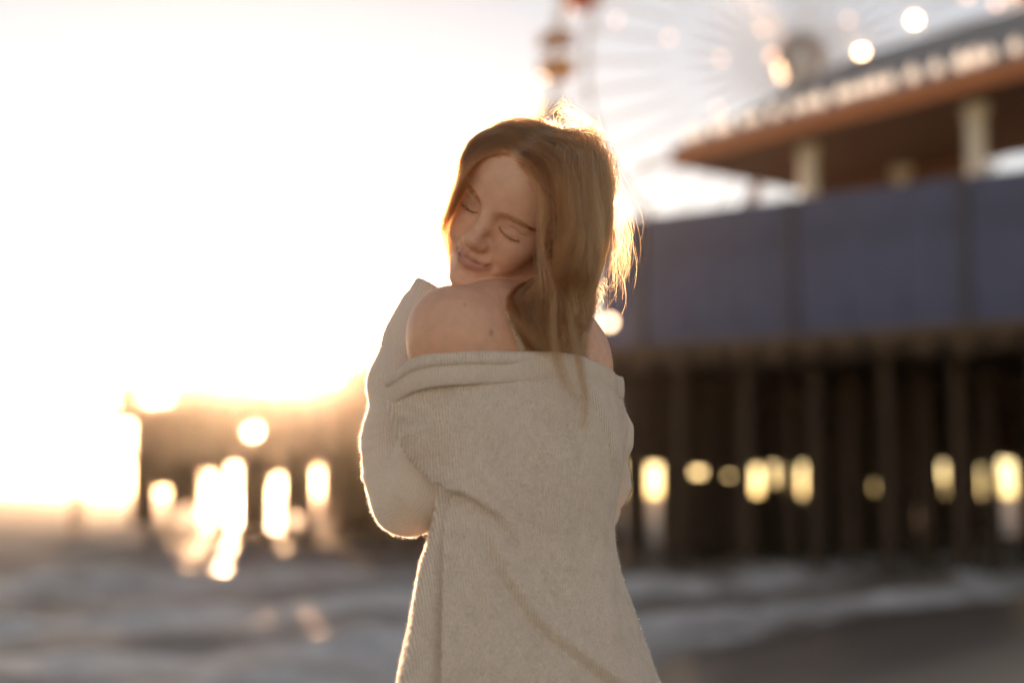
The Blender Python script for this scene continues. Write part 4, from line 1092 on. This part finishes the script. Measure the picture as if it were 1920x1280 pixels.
# hair lying over the nape and shoulder below the chin, combed towards the back
def bez(c, m_=26):
    c = np.array(c, float); t = np.linspace(0, 1, m_); k = np.arange(len(c))
    from math import comb
    B = np.stack([comb(len(c) - 1, i) * t ** i * (1 - t) ** (len(c) - 1 - i) for i in k], 1); return B @ c
def drape_px(ctrl, offs, m_=26):
    b_ = bez(ctrl, m_); return b_
nape = []
NN = 2200
u = hs.rand(NN); lock = (u * 22).astype(int); lu = (lock + .5) / 22; u = lu + (u - lu) * .45
for i in range(NN):
    a_ = u[i]; e = hs.normal(0, 1, 8)
    x0, y0 = 1046 - 4 * a_ + 5 * e[0], 516 + 60 * a_ + 6 * e[1]               # root end, behind the fall of hair
    x1, y1 = 985 - 10 * a_ + 6 * e[2], 528 + 80 * a_ + 5 * e[3]
    x2, y2 = 930 + 82 * a_ + 8 * e[4], 542 + 98 * a_ + 5 * e[5]               # left edge of the mass
    x3, y3 = 985 + 45 * a_ + 10 * e[6], 625 + 50 * a_ + 8 * e[7]
    x4, y4 = 1045 + 30 * a_ + 10 * e[0], 652 + 14 * a_ + 7 * e[3]
    nape.append(bez([(x0, y0), (x1, y1), (x2 - 28, y2 - 6), (x3 - 20, y3), (x4, y4)], 24))
nape = np.array(nape)
Yg = np.full(nape.shape[:2], 1.80)
dirs = np.stack([(nape[..., 0] - 960) / FPX, np.full(nape.shape[:2], math.cos(PITCH)) - (640 - nape[..., 1]) / FPX * math.sin(PITCH), math.sin(PITCH) + (640 - nape[..., 1]) / FPX * math.cos(PITCH)], -1)
tt_ = np.full(nape.shape[:2], 1.62)
for _ in range(40):
    P = np.array(CAM) + dirs * tt_[..., None]; tt_ += .6 * np.clip(solid(P.reshape(-1, 3)).reshape(tt_.shape), -.05, .05)
tt_ = np.minimum(tt_, 2.05)
for _ in range(3): tt_[:, 1:-1] = (tt_[:, :-2] + tt_[:, 1:-1] * 2 + tt_[:, 2:]) / 4
tt_ -= (.004 + .022 * hs.rand(NN) * np.sin(np.pi * np.clip(u, .1, .9)))[:, None] * (np.linspace(.8, 1.1, 24))[None]
nape3 = np.array(CAM) + dirs * tt_[..., None]
# loose wisps and flyaways
wisps = []
def wisp(ctrl, n_, spread, Y0, Y1, sy=.008, m_=30, end=1.0):
    for _ in range(n_):
        o = hs.normal(0, spread, (len(ctrl), 2)); o = np.cumsum(o, 0) * .6
        L_ = hs.uniform(.75, 1.05) * end
        c = [(ctrl[k][0] + o[k, 0], ctrl[k][1] + o[k, 1], Y0 + (Y1 - Y0) * k / (len(ctrl) - 1)) for k in range(len(ctrl))]
        b_ = bez(c, m_); b_[:, 2] += hs.normal(0, sy); wisps.append(np.array([w3(*p) for p in b_]))
wisp([(1038, 560), (1030, 640), (1045, 700), (1062, 725), (1085, 752)], 110, 6.0, 1.86, 1.80)
wisp([(1060, 560), (1082, 660), (1088, 700), (1105, 735), (1092, 805)], 130, 5.5, 1.88, 1.80)
wisp([(1085, 520), (1092, 600), (1085, 660), (1098, 690)], 120, 6, 1.95, 1.92)
wisp([(868, 340), (846, 420), (830, 452), (824, 492)], 14, 2.5, 1.97, 1.98)
wisp([(858, 380), (838, 450), (843, 500), (850, 532)], 90, 2.6, 1.98, 1.99)
for _ in range(95):
    a_ = hs.normal(0, 1); wisp([(1012 + 6 * hs.normal(), 246), (1011 + 5 * a_, 218), (1008 + 11 * a_, 194 + 3 * abs(a_)), (1006 + 19 * a_, 176 + 7 * abs(a_))], 1, 1.6, 1.93, 1.93)
for _ in range(150):
    a_ = hs.uniform(0, 1); x0 = 1060 + 80 * a_; y0 = 240 + 110 * a_ + hs.normal(0, 8)
    dx = hs.uniform(8, 42) * (.4 + .6 * a_); wisp([(x0, y0), (x0 + dx * .8, y0 + 50), (x0 + dx * 1.3, y0 + 110), (x0 + dx * 1.1 + hs.normal(0, 8), y0 + hs.uniform(130, 240))], 1, 4, 1.98, 2.0)
for _ in range(120):
    a_, b_ = hs.normal(), hs.normal(); k_ = hs.uniform(.5, 1.1); wisp([(1120, 320 + 40 * b_), (1142 + 7 * a_, 365 + 35 * b_), (1172 + 10 * a_, 365 + 70 * k_ + 28 * b_), (1182 + 10 * a_, 365 + 110 * k_ + 30 * b_), (1150 + 18 * a_, 365 + 150 * k_ + 30 * b_)], 1, 4, 2.02, 2.02)
for _ in range(110):
    a_ = hs.uniform(0, 1); x0 = 990 - 130 * a_; y0 = 236 + 95 * a_ ** 1.6
    wisp([(x0 + 30, y0 + 8), (x0 + 4, y0 - 2), (x0 - 18, y0 + 16), (x0 - 26 - 8 * a_, y0 + 55)], 1, 2, 1.95, 1.96)
for _ in range(150):
    x0 = hs.uniform(1040, 1110); y0 = 262 + abs(x0 - 1010) * .25
    wisp([(x0, y0), (x0 + hs.normal(5, 15), y0 + 60), (x0 + hs.normal(20, 18), y0 + 150), (x0 + hs.normal(24, 18), y0 + 240)], 1, 5, 1.855, 1.84, .012)
lt = np.clip(hs.normal(.45, .30, NL)[own] + hs.normal(0, .12, NSTR), 0, 1)
tone = np.concatenate([lt, np.clip(hs.normal(.6, .2, 22)[np.minimum(lock, 21)] + hs.normal(0, .1, NN), 0, 1), np.clip(hs.normal(.45, .25, len(wisps)), 0, 1)])
hair = hair_obj('hair', [path, nape3, np.array(wisps)], .000125, .00005, hm_, None, tone)
T('hair %d strands' % (len(path) + len(nape3) + len(wisps)))
# brows and lashes
def on_face(x, z):
    y = np.full(len(x), .135); q = None
    for _ in range(40):
        q = np.stack([x, y, z], 1).astype(f32); y = y - .7 * head_sdf(q)
    return np.stack([x, y, z], 1)
bm3 = hair_mat('brow_hair', (.17, .08, .04), (.2, .1, .05), .4); lm3 = hair_mat('lash_hair', (.045, .02, .01), (.05, .02, .01), .4)
for s in (-1, 1):
    n_ = 420; t = hs.rand(n_) ** .9 * .97; bxp = np.interp(t, [0, .3, .6, .85, 1], [.0150, .0270, .0400, .0510, .0575]); bzp = np.interp(t, [0, .3, .6, .85, 1], [.0105, .0142, .0158, .0140, .0112])
    wd = np.interp(t, [0, .25, .7, 1], [.0040, .0044, .0034, .0016]); bzp = bzp + hs.uniform(-1, 1, n_) * wd
    x0 = s * bxp; z0 = bzp + .085 * x0 * 0
    L_ = .0065 * hs.uniform(.7, 1.1, n_); ang = np.interp(t, [0, .3, 1], [R(62), R(28), R(-12)]) + hs.normal(0, .15, n_)
    pts = []
    for k in np.linspace(0, 1, 5):
        x1 = x0 + s * np.cos(ang) * L_ * k; z1 = z0 + np.sin(ang) * L_ * k * (1 - .35 * k)
        zz_ = z1 + .085 * x1; q = on_face(x1, zz_); q[:, 1] += .0006 + .0009 * k; pts.append(from_head(q))
    hair_obj('eyebrow', [np.stack(pts, 1)], .00009, .00004, bm3, person)
    lc = np.array(lid_curve(s)); n_ = 170; t = hs.rand(n_) ** .85 * .95
    idx = t * 5; i = np.minimum(idx.astype(int), 4); f_ = (idx - i)[:, None]; c = lc[i] * (1 - f_) + lc[i + 1] * f_
    q = on_face(c[:, 0], c[:, 2] + .085 * c[:, 0])
    out = np.stack([s * (.0012 + .0050 * t), np.full(n_, .0050), -.0034 + .0006 * t], 1) * hs.uniform(.8, 1.25, n_)[:, None]
    pts = [from_head(q + out * k + np.array([0, 0, .0014]) * k * k + np.array([0, -.0004, 0])) for k in np.linspace(0, 1, 5)]
    hair_obj('eyelashes', [np.stack(pts, 1)], .00012, .00003, lm3, person)
# ---------------------------------------------------------------- fuzz on the wool
vis = COATF[(COATV[COATF].mean(1)[:, 1] < 2.16)]
fi = hs.randint(0, len(vis), 52000); w_ = hs.dirichlet((1, 1, 1, 1), 52000)
fp = (COATV[vis[fi]] * w_[..., None]).sum(1); fq = COATV[vis[fi]]; fn_ = np.cross(fq[:, 2] - fq[:, 0], fq[:, 3] - fq[:, 1]); fn_ /= np.linalg.norm(fn_, axis=1)[:, None] + 1e-9
sm = sl.data; cv = np.empty(len(sm.vertices) * 3, f32); sm.vertices.foreach_get('co', cv); cv = cv.reshape(-1, 3); nv_ = np.empty(len(sm.vertices) * 3, f32); sm.vertices.foreach_get('normal', nv_); nv_ = nv_.reshape(-1, 3)
si = hs.randint(0, len(cv), 40000); fp = np.concatenate([fp, cv[si] + hs.normal(0, .0012, (40000, 3))]); fn_ = np.concatenate([fn_, nv_[si]])
L_ = np.minimum(hs.gamma(2.4, .00055, len(fp)), .0026)[:, None]
dr = fn_ * .8 + hs.normal(0, .5, fn_.shape); dr2 = dr + hs.normal(0, .7, fn_.shape)
fz = np.stack([fp - fn_ * .0008, fp + dr * L_ * .5, fp + (dr * .5 + dr2 * .5) * L_], 1)
fm_ = hair_mat('wool_fuzz', WOOL, WOOL, .5)
fuzz = hair_obj('wool_fuzz', [fz], .00010, .00005, fm_, coat); fuzz.location = (0, 0, 0); fuzz['kind'] = 'stuff'
# ---------------------------------------------------------------- shoulder strap
sp_m = bpy.data.materials.new('printed_strap'); sp_m.use_nodes = True; n = sp_m.node_tree; b = n.nodes['Principled BSDF']
tc = n.nodes.new('ShaderNodeTexCoord'); vo = n.nodes.new('ShaderNodeTexVoronoi'); vo.inputs['Scale'].default_value = 190; n.links.new(tc.outputs['Object'], vo.inputs['Vector'])
cr = n.nodes.new('ShaderNodeValToRGB'); cr.color_ramp.elements[0].position = .22; cr.color_ramp.elements[0].color = (.07, .05, .04, 1); cr.color_ramp.elements[1].position = .30; cr.color_ramp.elements[1].color = (.70, .60, .48, 1)
n.links.new(vo.outputs['Distance'], cr.inputs[0]); n.links.new(cr.outputs[0], b.inputs['Base Color'])
cl_ = [trace(person_sdf, a_, b_, 1.5, 80) for a_, b_ in ((950, 584), (952, 588), (954, 592), (957, 598), (963, 613), (969, 630), (974, 646), (980, 662), (984, 678), (988, 694))]
VV = []; FF = []
for i, p in enumerate(cl_):
    tn = cl_[min(i + 1, 9)] - cl_[max(i - 1, 0)]; tn /= np.linalg.norm(tn); gn = grad(person_sdf, p[None].astype(f32))[0]; sd_ = np.cross(tn, gn); sd_ /= np.linalg.norm(sd_)
    for o1, o2 in ((-.0042, .0002), (-.0042, .0022), (.0042, .0022), (.0042, .0002)): VV.append(p + sd_ * o1 + gn * o2)
    if i:
        for k in range(4): FF.append([(i - 1) * 4 + k, (i - 1) * 4 + (k + 1) % 4, i * 4 + (k + 1) % 4, i * 4 + k])
link('strap', mesh('strap', VV, FF, sp_m), person, OFF)['label'] = 'thin pale strap with dark specks'
T('person done')

# ------------------------------------------------------------------ sea haze
hz = MB().box((0, 460, 17.0), (2060, 1130, 52.0)).build('haze', None); tag(hz, 'thin golden evening haze over the beach', kind='stuff')
hm = bpy.data.materials.new('haze'); hm.use_nodes = True
n = hm.node_tree; n.nodes.clear()
pv = n.nodes.new('ShaderNodeVolumePrincipled'); pv.inputs['Color'].default_value = (1, .94, .87, 1)
pv.inputs['Density'].default_value = 0.00022; pv.inputs['Anisotropy'].default_value = 0.95
o_ = n.nodes.new('ShaderNodeOutputMaterial'); n.links.new(pv.outputs[0], o_.inputs['Volume'])
hz.data.materials.append(hm)
